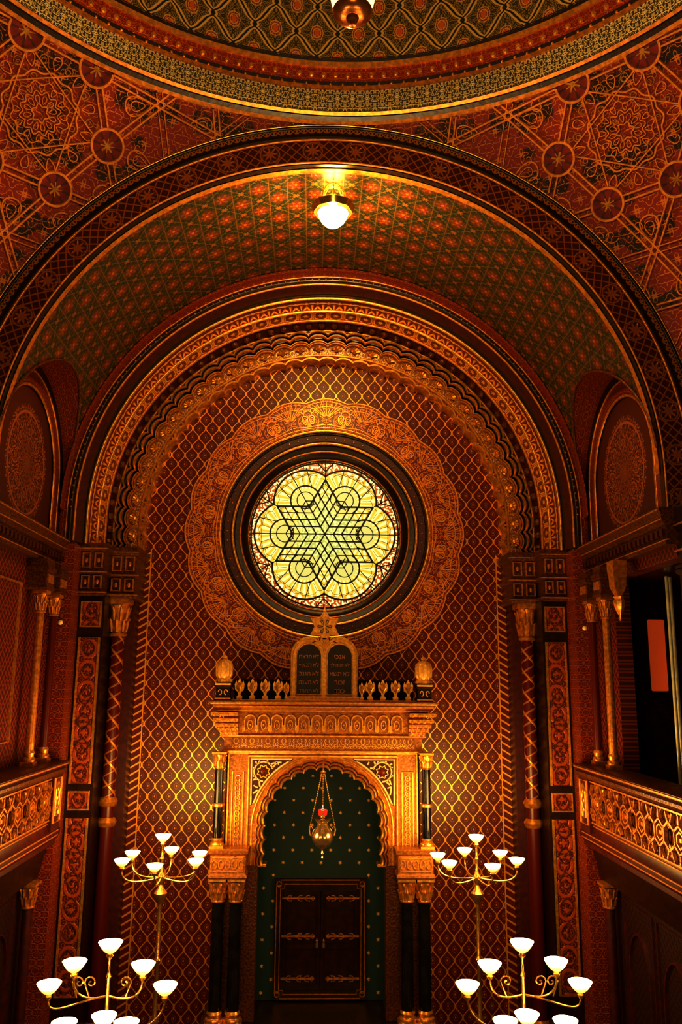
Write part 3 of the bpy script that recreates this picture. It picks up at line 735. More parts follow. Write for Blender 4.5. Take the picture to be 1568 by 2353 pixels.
    mb.obj('parapet_body', [m_maroon, m_gold2, m_gold, m_parab], O, t)
    mb = MB(T); mb.rl(12.0, 17.02, 5.05, 5.55, [(6.2, 0), (6.25, .04), (6.3, .04), (6.33, .0), (6.36, .06), (6.42, .07), (6.44, .04)], 0); mb.box(12, 17, 4.965, 5.0, 6.375, 6.405, 1, .005)
    mb.obj('handrail', [m_carved, m_gold2], O, t)
    mb = MB(T); F = lambda u, v, hh: (u, 5.135 - hh, v); y0 = 12.0; zc = 5.78; pitch = .72
    for i in range(7):
        c = 16.1 - i * pitch
        if c < 12.2: break
        hexa = [(c + .2 * cos(pi / 3 * k + pi / 6), zc + .2 * sin(pi / 3 * k + pi / 6)) for k in range(6)]
        mb.ribbon(hexa, .034, .06, F, 0, True)
        mb.ribbon([(c + .12 * cos(pi / 3 * k + pi / 6), zc + .12 * sin(pi / 3 * k + pi / 6)) for k in range(6)], .022, .05, F, 1, True)
        mb.ball((c, 5.12, zc), .055, 1, 6, (1, .6, 1))
        for p in hexa:
            dx, dz = p[0] - c, p[1] - zc; l = math.hypot(dx, dz); k_ = min(.36 / (abs(dx) / l + 1e-6), .34 / (abs(dz) / l + 1e-6), .6)
            mb.ribbon([p, (c + dx / l * k_, zc + dz / l * k_)], .032, .06, F, 0)
            mb.ball((c + dx / l * .3, 5.1, zc + dz / l * .3), .03, 1, 6)
        for s1 in (-1, 1):
            for s2 in (-1, 1): mb.ribbon([(c + s1 * .36, zc + s2 * .12), (c + s1 * .24, zc + s2 * .34)], .03, .05, F, 0); mb.ball((c + s1 * .31, 5.12, zc + s2 * .28), .04, 1, 6, (1, .5, 1))
            mb.ribbon([(c + .08, zc + s1 * .36), (c, zc + s1 * .26), (c - .08, zc + s1 * .36)], .024, .04, F, 1)
            mb.ribbon([(c + s1 * .36 + .06 * cos(q * pi / 3), zc + .1 * sin(q * pi / 3)) for q in range(6)], .022, .04, F, 1, True)
    mb.ribbon([(12, zc + .37), (16.44, zc + .37)], .022, .04, F, 1); mb.ribbon([(12, zc - .37), (16.44, zc - .37)], .022, .04, F, 1)
    mb.obj('lattice_panel', [m_parapet, m_gold2], O, t)
    mb = MB(T); mb.box(12.2, 17.0, 5.3, 8.0, 4.75, 4.95, 0); mb.rl(12.4, 17.0, 5.4, 5.6, [(4.3, 0), (4.4, .03), (4.6, .06), (4.75, .12), (4.9, .14)], 0)
    F = lambda u, v, hh: (u, 5.6 - hh, v)
    for a, b in ((13.4, 14.8), (15.0, 16.3)):
        mb.ribbon([(a, 1.2), (b, 1.2), (b, 4.1), (a, 4.1)], .02, .04, F, 2, True)
        arc = [((a + b) / 2 + (b - a) * .36 * cos(pi * i / 20), 2.9 + .75 * sin(pi * i / 20)) for i in range(21)]
        mb.ribbon([(arc[0][0], 1.3)] + arc + [(arc[-1][0], 1.3)], .025, .05, F, 2)
    if sg < 0: mb.ribbon([(12.9, 6.9), (15.3, 6.9), (15.3, 9.7), (12.9, 9.7)], .03, .04, F, 1, True)
    mb.obj('trim_%d' % (13 if sg < 0 else 14), [m_dark, m_gold2, m_maroon], **ST)
    column('wall_column', sg * 5.42, 16.62, .35, 4.3, .1, .45, .4, m_maroon, m_gold2, 'red column below the gallery with leafy gilded capital', 'lower wall columns')
# gilded bracket lamp beside the right gallery opening
O = (5.3, 14.9, 9.1)
t = thing('bracket_lamp', O, 'small gilded bracket lamp hanging beside the gallery opening', 'wall lamp')
mb = MB(); mb.lathe([(.001, 9.1), (.03, 9.14), (.02, 9.2), (.06, 9.27), (.09, 9.36), (.11, 9.46), (.08, 9.5), (.1, 9.54), (.06, 9.58)], (5.3, 14.9, 0), 16, 0, mod=lambda a: 1 + .05 * cos(8 * a)); mb.obj('lamp_cup', m_gold, O, t)
mb = MB(); mb.rl(14.78, 15.02, 5.2, 5.38, [(9.56, -.05), (9.62, -.02), (9.68, .0), (9.74, .02), (9.86, .02), (10.02, .04), (10.19, .04)], 0)
mb.v = [(p[1], p[0], p[2]) for p in mb.v]; mb.obj('bracket', m_gold2, O, t)
# organ loft recess behind the right gallery
mb = MB(); mb.box(5.9, 8.6, 17.1, 17.3, 4.95, 10.2); mb.box(8.4, 8.6, 12.6, 17.2, 4.95, 10.2); mb.box(5.9, 8.6, 12.6, 17.2, 10.0, 10.2)
mb.obj('wall_gallery_recess', m_wood, **ST)
mb = MB(); mb.box(6.66, 7.0, 17.02, 17.09, 7.85, 9.3, 0, .02); mb.box(6.6, 7.06, 17.05, 17.1, 7.8, 9.35, 1, .02)
mb.obj('door_1', [m_orange, m_wood], label='tall orange wooden panel in the gallery recess', **ST)
for i, x in enumerate((6.24, 6.34)):
    O = (x, 15.0 + i * .08, 5.0); mb = MB()
    mb.lathe([(.01, 0), (.02, .1), (.026, .3), (.032, .5), (.032, 4.9), (.034, 4.92), (.028, 4.94)], O, 14, 0)
    mb.obj('organ_pipe', m_steel, O, label='thin silver organ pipe standing in the gallery recess', category='organ pipe', group='organ pipes')
for x in (-5.3, 5.3):
    O = (x, 16.9, 9.1); mb = MB(); mb.ball(O, .05, 0, 12); mb.tube([(x, 16.92, 9.1), (x, 17.03, 9.1)], .02, 8, 1)
    mb.obj('wall_knob', [m_cream, m_dark], O, label='small round cream knob fixed to the arch pier', category='wall fitting', group='wall knobs')

# ------------------------------------------------------------------ THE ARK
AO = (0, 17.5, .9)
ark = thing('torah_ark', AO, 'large gilded Moorish ark with scalloped arch, cornice and starry green niche', 'ark')
def part(mb, name, mats, parent=ark, **k): return mb.obj(name, mats, AO, parent, **k)
YF = 17.5
mb = MB(); mb.rl(-2.25, 2.25, 17.0, 19.05, [(.9, .03), (1.0, .03), (1.04, 0), (1.45, 0), (1.5, .02), (1.6, .02)], 0); mb.box(-2.25, 2.25, 16.98, 17.01, 1.3, 1.34, 1); part(mb, 'plinth', [m_dark, m_gold2])
mb = MB(); path = arch_path(1.12, 5.1, 4.42, .025); LL = .262
lob = lambda base, amp: (lambda s_: base + amp * sqrt(abs(sin(pi * (s_ / LL + .5)))))
P = []; lf = lob(0, .07)
for (x, z, nx, nz, s_) in path:
    o = lf(s_); a = atan2(z - 5.1, x) if z > 5.1 else 0
    if z > 5.1 + 1e-6: ox, oz = rectray(a, 1.95, 0, 6.62, 5.1)
    else: ox, oz = (1.95 if x > 0 else -1.95, z)
    P.append([(x + nx * o, YF + .3, z + nz * o), (x + nx * o, YF, z + nz * o), (ox, YF, oz)])
for sgn in (1, -1):
    i = min(range(len(P)), key=lambda q: abs(P[q][2][0] - sgn * 1.95) + abs(P[q][2][2] - 6.62)); P[i][2] = (sgn * 1.95, YF, 6.62)
mb.grid(P, 0)
for sgn in (1, -1):
    a, b = sorted((sgn * 1.27, sgn * 1.95)); mb.box(a, b, YF, YF + .3, 1.6, 4.42, 2)
    a, b = sorted((sgn * 1.1, sgn * 1.3)); mb.box(a, b, YF, YF + .3, 4.38, 4.44, 1)
    a, b = sorted((sgn * 1.93, sgn * 1.97)); mb.box(a, b, YF, 19.05, 1.6, 6.6, 0)
part(mb, 'front_wall', [m_arkwood, m_gold, m_carved])
mb = MB()
def asw(prof, m): sweep(mb, 1.12, 5.1, 4.42, prof, m, .02)
asw([(lob(-.01, .07), YF + .02), (lob(0, .07), YF - .04), (lob(.03, .07), YF - .05), (lob(.05, .07), YF - .02)], 0)
asw([(lob(.05, .07), YF - .02), (lob(.08, .06), YF - .015)], 2)
asw([(lob(.08, .06), YF - .02), (lob(.1, .06), YF - .05), (lob(.12, .06), YF - .02)], 0)
asw([(lob(.12, .06), YF - .02), (lob(.15, .05), YF - .015)], 2)
asw([(lob(.15, .05), YF - .02), (lob(.17, .05), YF - .05), (lob(.19, .05), YF - .02)], 0)
asw([(lob(.19, .05), YF - .015), (.27, YF - .015)], 1)
asw(torus_prof(.29, YF - .01, .025), 0)
part(mb, 'scalloped_arch_moulding', [m_gold, m_arkwood, m_maroon])
mb = MB(); FA = lambda u, v, h: (u, YF - h, v)
mb.ribbon([(-1.5, 4.5), (-1.5, 6.5), (1.5, 6.5), (1.5, 4.5)], .03, .05, FA, 0)
mb.ribbon([(-1.9, 4.5), (-1.9, 6.56), (1.9, 6.56), (1.9, 4.5)], .03, .05, FA, 0)
mb.ribbon([(-1.6, 4.5), (-1.6, 6.2), (-1.82, 6.2), (-1.82, 4.5)], .018, .035, FA, 0, True); mb.ribbon([(1.6, 4.5), (1.6, 6.2), (1.82, 6.2), (1.82, 4.5)], .018, .035, FA, 0, True)
for sgn in (-1, 1):
    for i in range(16):
        z = 4.62 + i * .097
        mb.ribbon([(sgn * 1.71 + .045 * cos(q * pi / 5), z + .055 * sin(q * pi / 5)) for q in range(10)], .013, .03, FA, 2, True)
        mb.ball((sgn * 1.71, YF - .01, z), .018, 0, 6)
part(mb, 'panel_framing', [m_gold, m_arkgold, m_gold])
for sgn in (-1, 1):
    mb = MB(); poly = [(sgn * 1.44, 6.44), (sgn * .62, 6.44)]
    for i in range(9):
        a = radians(66 - 46 * i / 8); r = 1.47; poly.append((sgn * r * cos(a), 5.1 + r * sin(a)))
    poly = poly[:2] + [p for p in poly[2:] if abs(p[0]) < 1.44 and p[1] < 6.44] + [(sgn * 1.44, 5.55)]
    mb.prism(poly, YF - .012, YF, 0)
    def inp(u, v): u = abs(u); return .55 < u < 1.42 and 5.6 < v < 6.42 and math.hypot(u, v - 5.1) > 1.5
    mb.ribbon(poly, .022, .03, FA, 1, True)
    cx, cz = sgn * 1.2, 6.2
    mb.ribbon([(cx + .13 * (1 if k % 2 else .72) * cos(pi * k / 8), cz + .13 * (1 if k % 2 else .72) * sin(pi * k / 8)) for k in range(16)], .018, .03, FA, 2, True)
    mb.ball((cx, YF - .015, cz), .06, 3, 8, (1, .3, 1))
    mb.ribbon(circ(cx, cz, .19, n=24)[:-1], .022, .03, FA, 1, True, inp)
    for k in range(16):
        a = pi * k / 8; mb.ribbon([(cx + r * cos(a + (r - .19) * 1.6 * (1 if k % 2 else -1)), cz + r * sin(a + (r - .19) * 1.6 * (1 if k % 2 else -1))) for r in (.19, .23, .26, .3, .33, .37, .4, .44, .47, .5, .54, .58, .61, .65, .68, .72)], .022, .03, FA, 1, False, inp)
    for r in (.33, .48): mb.ribbon(circ(cx, cz, r, n=60), .018, .028, FA, 1, False, inp)
    part(mb, 'spandrel_fretwork', [m_maroon, m_cream, m_gold, m_red], label='cream openwork spandrel with eight-pointed star')
mb = MB(); YN = 18.6
mb.box(-1.5, 1.5, YN, YN + .05, 1.6, 6.5, 0)
for sgn in (-1, 1):
    a, b = sorted((sgn * 1.3, sgn * 1.35)); mb.box(a, b, YF + .3, YN, 1.6, 6.4, 0)
mb.box(-1.35, 1.35, YF + .3, YN, 6.35, 6.4, 0)
for r in range(19):
    z = 1.75 + r * .25
    for c in range(-4, 5):
        x = c * .4 + (.2 if r % 2 else 0)
        if abs(x) > 1.25 or (abs(x) < 1.0 and z < 4.08): continue
        mb.prism([(x + (.042 if k % 2 else .018) * cos(pi * k / 6), z + (.042 if k % 2 else .018) * sin(pi * k / 6)) for k in range(12)], YN - .012, YN, 1)
part(mb, 'niche', [m_niche, m_star], label='dark green niche strewn with small gold stars')
mb = MB(); FD = lambda u, v, h: (u, YN - .06 - h, v)
mb.box(-.95, .95, YN - .06, YN, 1.62, 3.95, 0)
def notch(w, z0, z1, k): return [(-w + k, z0), (w - k, z0), (w - k, z0 + k), (w, z0 + k), (w, z1 - k), (w - k, z1 - k), (w - k, z1), (-w + k, z1), (-w + k, z1 - k), (-w, z1 - k), (-w, z0 + k), (-w + k, z0 + k)]
mb.ribbon(notch(.92, 1.66, 3.92, .1), .012, .02, FD, 1, True); mb.ribbon(notch(.84, 1.74, 3.84, .08), .01, .02, FD, 1, True)
for sx in (-1, 1):
    for z in (1.74, 3.84): mb.ribbon([(sx * .87 + .05 * cos(q * pi / 6), z + .05 * sin(q * pi / 6)) for q in range(12)], .012, .02, FD, 1, True)
part(mb, 'door_frame', [m_wood, m_gold2])
for sgn in (-1, 1):
    mb = MB(); a, b = sorted((sgn * .01, sgn * .76)); mb.box(a, b, YN - .11, YN - .05, 1.84, 3.72, 0)
    a2, b2 = sorted((sgn * .08, sgn * .69))
    F2 = lambda u, v, h: (u, YN - .11 - h, v)
    for z0, z1 in ((1.92, 2.62), (2.74, 3.62)): mb.ribbon([(a2, z0), (b2, z0), (b2, z1), (a2, z1)], .02, .02, F2, 0, True)
    d = part(mb, 'door', [m_wood])
    for z in (2.05, 2.85, 3.58):
        h = MB(); h.ribbon([(sgn * .8, z), (sgn * .6, z), (sgn * .4, z), (sgn * .12, z)], .022, .035, F2, 0)
        h.ribbon([(sgn * .12, z), (sgn * .16, z + .04), (sgn * .22, z), (sgn * .16, z - .04)], .012, .03, F2, 0, True)
        for xx in (.72, .5, .34):
            for q in (-1, 1): h.ribbon([(sgn * xx, z), (sgn * (xx - .06), z + q * .05), (sgn * (xx - .12), z + q * .055), (sgn * (xx - .1), z + q * .03)], .01, .03, F2, 0)
        part(h, 'hinge_strap', m_gold2, d)
    h = MB(); h.lathe([(.001, -.1), (.03, -.07), (.035, -.02), (.02, .03), (.03, .06), (.001, .1)], (sgn * .07, YN - .16, 2.72), 10, 0); h.tube([(sgn * .07, YN - .11, 2.72), (sgn * .07, YN - .16, 2.72)], .015, 6, 0)
    part(h, 'handle', m_brass, d)
for sgn in (-1, 1):
    cx = sgn * 2.06
    mb = MB(); colbase(mb, cx, 17.25, 4.78, .09, .2, 1); mb.lathe([(.088, 4.97), (.09, 5.2), (.085, 6.3)], (cx, 17.25, 0), 18, 0); leafcap(mb, cx, 17.25, 6.28, 6.6, .085, 1)
    mb.lathe([(.09, 5.55), (.11, 5.57), (.11, 5.61), (.09, 5.63)], (cx, 17.25, 0), 18, 1)
    part(mb, 'upper_column', [m_black, m_gold])
    mb = MB(); a, b = sorted((sgn * 1.47, sgn * 2.17)); mb.rl(a, b, 17.08, 17.55, [(4.24, -.02), (4.28, .02), (4.32, .02), (4.35, -.01), (4.68, -.01), (4.71, .03), (4.78, .04), (4.8, .02)], 0)
    F3 = lambda u, v, h: (u, 17.09 - h, v); mb.ribbon([(a + .05, 4.39), (b - .05, 4.39), (b - .05, 4.64), (a + .05, 4.64)], .016, .02, F3, 1, True)
    for i in range(5):
        c = a + (b - a) * (i + .75) / 5.5
        mb.ribbon([(c + .05 * cos(q * pi / 5), 4.515 + .08 * sin(q * pi / 5)) for q in range(10)], .012, .02, F3, 1, True)
    part(mb, 'bracket_block', [m_arkwood, m_gold])
    for cx in (sgn * 2.0, sgn * 1.66):
        mb = MB(); colbase(mb, cx, 17.28, 1.6, .12, .3, 1); mb.lathe([(.12, 1.88), (.122, 2.4), (.112, 3.86)], (cx, 17.28, 0), 20, 0); leafcap(mb, cx, 17.28, 3.8, 4.25, .112, 1)
        part(mb, 'lower_column', [m_black, m_gold])
mb = MB(); mb.rl(-2.0, 2.0, 17.38, 19.05, [(6.58, 0), (6.62, .03), (6.65, 0), (6.86, 0), (6.88, .04), (6.92, .06), (6.95, .02), (7.36, .02), (7.38, .12), (7.42, .16), (7.46, .2), (7.5, .2), (7.53, .27), (7.58, .29), (7.6, .26)], 0)
for z, y in ((6.6, 17.34), (6.9, 17.31), (7.4, 17.24), (7.48, 17.16), (7.56, 17.08)): mb.box(-2.05 - (17.34 - y), 2.05 + (17.34 - y), y - .01, y + .05, z - .016, z + .016, 1, .005)
P = [[(x, 17.37, z) for z in (6.66, 6.85)] for x in (-1.85, 1.85)]; mb.grid(P, 2, [[(x, z - 6.66) for z in (6.66, 6.85)] for x in (-1.85, 1.85)])
part(mb, 'entablature', [m_arkwood, m_gold, m_arabg])
mb = MB(); F4 = lambda u, v, h: (u, 17.35 - h, v)
N = 12
for i in range(N):
    c = -1.62 + 3.24 * (i + .5) / N
    hw = .11
    mb.ribbon([(c + hw, 6.99)] + [(c + hw * cos(pi * q / 10), 7.2 + hw * sin(pi * q / 10)) for q in range(11)] + [(c - hw, 6.99)], .022, .06, F4, 0)
    mb.ribbon([(c + .05 * cos(pi * q / 6), 7.12 + .09 * sin(pi * q / 6)) for q in range(12)], .015, .03, F4, 0, True)
    mb.ball((c, 17.34, 7.12), .03, 0, 6); mb.box(c - .135 - .012, c - .135 + .012, 17.28, 17.36, 6.97, 7.12, 0, .004)
for sgn in (-1, 1):
    for k, (zz, w, pr) in enumerate(((6.92, .1, .06), (7.0, .16, .12), (7.08, .22, .17), (7.18, .26, .22), (7.3, .3, .26))):
        a, b = sorted((sgn * 1.72, sgn * (2.0 + pr))); mb.box(a, b, 17.36 - pr, 17.5, zz, zz + .07, 0, .01)
        n = 4
        for i in range(n): q = a + (b - a) * (i + .5) / n; mb.ball((q, 17.36 - pr, zz + .02), .03, 1, 6)
part(mb, 'arcaded_frieze', [m_gold, m_arkgold])
def merlon(mb, c, w=.23, h=.38, z0=7.62, y=17.3):
    pl = [(-.26, 0), (.26, 0), (.3, .14), (.12, .24), (.2, .4), (.44, .5), (.5, .8), (.36, 1), (.24, .84), (.14, 1.0), (0, 1.12), (-.14, 1.0), (-.24, .84), (-.36, 1), (-.5, .8), (-.44, .5), (-.2, .4), (-.12, .24), (-.3, .14)]
    mb.prism([(c + a * w, z0 + b * h) for a, b in pl], y, y + .07, 0)
    for q in (-.9, -.45, 0, .45, .9): mb.tube([(c, y - .005, z0 + .38 * h), (c + sin(q) * w * .4, y - .015, z0 + (.38 + .5 * cos(q)) * h)], [.008, .018], 5, 1)
for c, w_, h_ in [(s * q, .2, .37) for s in (-1, 1) for q in (1.72, 1.46, 1.2, .94)] + [(-.77, .12, .32), (.77, .12, .32)]:
    mb = MB(); merlon(mb, c, w_, h_); part(mb, 'cresting_merlon', [m_crest, m_gold])
mb = MB(); mb.rl(-1.9, 1.9, 17.26, 17.4, [(7.58, 0), (7.61, 0), (7.62, -.01)], 0)
mb.box(-1.88, 1.88, 17.85, 17.9, 7.6, 8.02, 1); part(mb, 'cresting_rail', [m_gold, m_black])
for sgn in (-1, 1):
    cx = sgn * 2.04; mb = MB()
    mb.rl(cx - .14, cx + .14, 17.17, 17.45, [(7.58, .03), (7.64, .03), (7.67, 0), (7.85, 0), (7.88, .035), (7.94, .035)], 1)
    mb.lathe([(.14, 7.94), (.165, 7.97), (.165, 8.0), (.13, 8.03), (.15, 8.06), (.165, 8.1), (.17, 8.2), (.17, 8.26), (.155, 8.33), (.12, 8.38), (.07, 8.41), (.03, 8.42), (.05, 8.44), (.05, 8.47), (.02, 8.5), (.001, 8.51)], (cx, 17.31, 0), 28, 0, mod=lambda a: 1 + .05 * cos(14 * a))
    F5 = lambda u, v, h: (u, 17.17 - h, v)
    mb.box(cx - .16, cx + .16, 17.12, 17.2, 7.9, 7.94, 0, .01); mb.box(cx - .16, cx + .16, 17.13, 17.2, 7.62, 7.65, 0, .01)
    for q in (-1, 1): mb.ribbon([(cx + q * (.06 + .035 * cos(t * .7)), 7.76 + .05 * sin(t * .7)) for t in range(8)], .012, .015, F5, 0)
    part(mb, 'urn_finial', [m_crest, m_dark], label='gilded ribbed domed urn on a small pedestal')
# tablets
TY = 17.6
tab = MB()
def arcz(c, r, z, n=14, a0=0, a1=pi): return [(c + r * cos(a0 + (a1 - a0) * i / n), z + r * sin(a0 + (a1 - a0) * i / n)) for i in range(n + 1)]
out = [(.68, 7.6), (.68, 8.52)] + [p for p in arcz(.33, .35, 8.52)[1:] if p[0] > 0] + [(0, 8.65)] + [p for p in arcz(-.33, .35, 8.52)[:-1] if p[0] < 0] + [(-.68, 8.52), (-.68, 7.6)]
tab.prism(out, TY, TY + .12, 0)
tab.ribbon(out, .03, .035, lambda u, v, h: (u, TY - h, v), 1, True)
tab.rl(-.72, .72, TY - .05, TY + .17, [(7.58, .02), (7.66, .02), (7.68, 0)], 0)
tb = part(tab, 'tablet_frame', [m_crest, m_gold], label='gilded double-arched frame of the commandment tablets')
lines = {1: ['יכנא', 'ךל היהי אל', 'אשת אל', 'רוכז', 'דבכ'], -1: ['חצרת אל', 'ףאנת אל', 'בנגת אל', 'הנעת אל', 'דמחת אל']}
for sgn in (-1, 1):
    c = sgn * .32; sl = MB(); pl = [(c + .26, 7.72)] + arcz(c, .26, 8.5) + [(c - .26, 7.72)]
    sl.prism(pl, TY - .02, TY + .01, 0); sl.ribbon(pl, .016, .03, lambda u, v, h: (u, TY - .02 - h, v), 1, True)
    so = part(sl, 'tablet', [m_slate, m_gold], tb, label='dark round-topped tablet with Hebrew lettering')
    for i, tx in enumerate(lines[sgn]):
        words = []
        for wd in tx.split(' '):
            cu = bpy.data.curves.new('inscription', 'FONT'); cu.body = wd; cu.size = .135; cu.extrude = .003
            to = bpy.data.objects.new('tmp', cu); sc.collection.objects.link(to)
            bpy.context.view_layer.update()
            dg = bpy.context.evaluated_depsgraph_get(); me = bpy.data.meshes.new_from_object(to.evaluated_get(dg))
            bpy.data.objects.remove(to)
            xs_ = [v.co.x for v in me.vertices] or [0, 0]
            me.transform(Matrix.Translation((-min(xs_), -.05, 0))); words.append((me, max(xs_) - min(xs_)))
        tot = sum(w_ for _, w_ in words) + .04 * (len(words) - 1); k = min(1.0, .41 / max(tot, .01)); xo = -tot / 2
        zz = 8.5 - i * .175
        for me, w_ in words:
            me.transform(Matrix.Translation((-AO[0], -AO[1], -AO[2])) @ Matrix.Translation((c, TY - .026, zz)) @ Matrix.Rotation(pi / 2, 4, 'X') @ Matrix.Scale(k, 4) @ Matrix.Translation((xo, 0, 0)))
            xo += w_ + .04
            me.materials.clear(); me.materials.append(m_bronze); me.name = 'inscription'
            io = bpy.data.objects.new('inscription', me); sc.collection.objects.link(io); io.parent = tb
mb = MB(); FS = lambda u, v, h: (u, TY + .02 - h, v); cz = 9.12
hexg = [(.33 * (1 if k % 2 else .62) * cos(pi * k / 6), cz + .33 * (1 if k % 2 else .62) * sin(pi * k / 6)) for k in range(12)]
mb.prism(hexg, TY + .02, TY + .07, 0)
mb.ribbon(hexg, .018, .03, FS, 1, True)
for q in range(6):
    a = q * pi / 3; mb.ribbon([(.03 * cos(a), cz + .03 * sin(a)), (.13 * cos(a + .2), cz + .13 * sin(a + .2)), (.15 * cos(a), cz + .15 * sin(a)), (.13 * cos(a - .2), cz + .13 * sin(a - .2))], .008, .02, FS, 2, True)
    mb.ball((.32 * cos(a + pi / 6), TY + .03, cz + .32 * sin(a + pi / 6)), .03, 1, 6)
mb.ribbon(circ(0, cz, .17, n=24)[:-1], .012, .02, FS, 1, True)
mb.tube([(0, TY + .04, 8.55), (0, TY + .04, 8.85)], [.06, .035], 8, 0); mb.lathe([(.02, 9.42), (.045, 9.46), (.02, 9.5), (.001, 9.56)], (0, TY + .045, 0), 10, 0)
mb.prism([(-.3, 8.66), (.3, 8.66), (.22, 8.76), (.1, 8.79), (.08, 8.88), (-.08, 8.88), (-.1, 8.79), (-.22, 8.76)], TY + .02, TY + .08, 0)
for q in (-1, 1):
    mb.ribbon([(q * (.16 + .06 * cos(t * .6) * (1 - t / 14)), 8.84 + .06 * sin(t * .6) * (1 - t / 14)) for t in range(12)], .014, .02, FS, 1)
    mb.ribbon([(q * (.06 + .2 * t / 6), 8.78 + .03 * sin(pi * t / 6)) for t in range(7)], .014, .02, FS, 1)
part(mb, 'star_finial', [m_crest, m_gold, m_dark], label='gilded six-pointed star finial')

# ------------------------------------------------------------------ eternal lamp
LO = (0, 17.2, 4.6)
lamp = thing('eternal_lamp', LO, 'hanging gilded oil lamp on three chains with red glass cup', 'hanging lamp')
mb = MB(); x, y = LO[:2]
mb.lathe([(.001, 4.6), (.025, 4.62), (.012, 4.66), (.03, 4.7), (.015, 4.75), (.06, 4.8), (.15, 4.86), (.205, 4.96), (.21, 5.04), (.18, 5.13), (.12, 5.2), (.1, 5.26), (.16, 5.33), (.17, 5.35), (.1, 5.35)], (x, y, 0), 28, 0, mod=lambda a: 1 + .02 * cos(14 * a))
for k in range(3):
    a = k * 2 * pi / 3 + pi / 6; c, s_ = cos(a), sin(a)
    mb.tube([(x + q * c, y + q * s_, z) for q, z in ((.2, 5.0), (.27, 5.02), (.29, 5.12), (.25, 5.18), (.22, 5.14))], [.02, .022, .018, .015, .01], 6, 0)
mb.obj('lamp_bowl', m_silver, LO, lamp)
mb = MB(); mb.lathe([(.04, 5.34), (.06, 5.36), (.05, 5.38), (.08, 5.4)], (x, y, 0), 16, 1); mb.lathe([(.06, 5.39), (.085, 5.42), (.095, 5.51), (.085, 5.51), (.075, 5.43)], (x, y, 0), 20, 0)
mb.obj('glass_cup', [m_ruby, m_silver], LO, lamp, label='glowing red glass cup')
mb = MB(); mb.lathe([(.001, 5.48), (.02, 5.5), (.01, 5.57), (.001, 5.61)], (x, y, 0), 10, 0); mb.obj('flame', m_flame, LO, lamp)
for k in range(3):
    a = k * 2 * pi / 3 + pi / 6; ch = MB(); n = 26
    for i in range(n):
        t = i / n; q = .27 * (1 - t) ** 1.1 + .03; z = 5.12 + 1.1 * t; px, py = x + q * cos(a), y + q * sin(a)
        ch.ball((px, py, z), .017, 0, 6, (1, 1, 1.3))
    ch.obj('chain', m_brass, LO, lamp)
mb = MB(); mb.lathe([(.05, 6.2), (.06, 6.22), (.02, 6.26), (.012, 6.3)], (x, y, 0), 12, 0); mb.tube([(x, y, 6.28), (x, y + .1, 6.36), (x, YF + .02, 6.36)], .014, 6, 0); mb.obj('ceiling_hook', m_brass, LO, lamp)

# ------------------------------------------------------------------ candelabra
def bowl_mesh(mb, c, s_=1.0):
    prof = [(.02, 0), (.055, .012), (.085, .035), (.115, .07), (.135, .1), (.155, .135), (.158, .14), (.148, .136), (.125, .1), (.1, .07), (.05, .03), (.001, .025)]
    n = 22; P = []; UV = []
    for i in range(n + 1):
        a = 2 * pi * i / n; P.append([(c[0] + r * s_ * cos(a), c[1] + r * s_ * sin(a), c[2] + z * s_) for r, z in prof]); UV.append([(i / n, max(z / .14, .8 if k > 6 else .25)) for k, (r, z) in enumerate(prof)])
    mb.grid(P, 0, UV)
def candelabrum(loc, bowls, hubs, label, group, bs=1.0):
    t = thing('candelabrum', loc, label, 'candelabrum', group); H = bowls[0][2]
    def O(mb, name, mat, par=t, **k): return mb.obj(name, mat, (0, 0, 0), par, **k)
    mb = MB(); mb.lathe([(.42, 0), (.42, .06), (.36, .1), (.3, .12), (.26, .22), (.14, .32), (.1, .5), (.13, .56), (.06, .62)], (0, 0, 0), 28, 0, mod=lambda a: 1 + .06 * cos(3 * a)); O(mb, 'base', m_brass)
    mb = MB(); hz = hubs[0]
    mb.lathe([(.05, .6), (.045, 1.2), (.07, 1.25), (.07, 1.3), (.04, 1.36), (.035, 2.2), (.06, 2.26), (.035, 2.32), (.035, hz - .45), (.1, hz - .36), (.12, hz - .26), (.06, hz - .18), (.03, hz - .12), (.06, hz - .04), (.07, hz + .02), (.03, hz + .1), (.022, H - .32), (.035, H - .28), (.015, H - .22), (.015, H - .08), (.05, H - .03), (.03, H + .01)], (0, 0, 0), 16, 0)
    O(mb, 'stem', m_brass)
    for i, (dx, dy, z) in enumerate(bowls):
        if i:
            hz_ = hubs[0] if len(hubs) == 1 or z < hubs[1] + .02 else hubs[1]
            mb = MB(); pts = []
            for k in range(15):
                q = k / 14
                b0, b1, b2, b3 = (1 - q) ** 3, 3 * q * (1 - q) ** 2, 3 * q * q * (1 - q), q ** 3
                rr = b0 * .03 + b1 * .55 + b2 * 1.0 + b3; zz = b0 * hz_ + b1 * (hz_ - .06) + b2 * (z - .3) + b3 * (z - .06)
                pts.append((dx * rr, dy * rr, zz))
            mb.tube(pts, .014, 6, 0)
            if len(hubs) > 1 and hz_ == hubs[1]:
                l = math.hypot(dx, dy); ux, uy = dx / l, dy / l
                mb.tube([(ux * (l * .5 + .08 * (1 - k / 16) * cos(k * .55)), uy * (l * .5 + .08 * (1 - k / 16) * cos(k * .55)), hz_ + .16 + .08 * (1 - k / 16) * sin(k * .55)) for k in range(16)], .01, 5, 0)
                mb.tube([(ux * (l * .5 + .08), uy * (l * .5 + .08), hz_ + .16), (ux * l * .52, uy * l * .52, hz_ - .02)], .01, 5, 0)
            mb.lathe([(.012, -.08), (.04, -.05), (.05, -.02), (.028, .005)], (dx, dy, z), 12, 0)
            O(mb, 'arm', m_brass)
        mb = MB(); bowl_mesh(mb, (dx, dy, z), bs); O(mb, 'lamp_shade', m_lamp, t, label='glowing opal glass bowl shade')
    return t
RH = 4.22
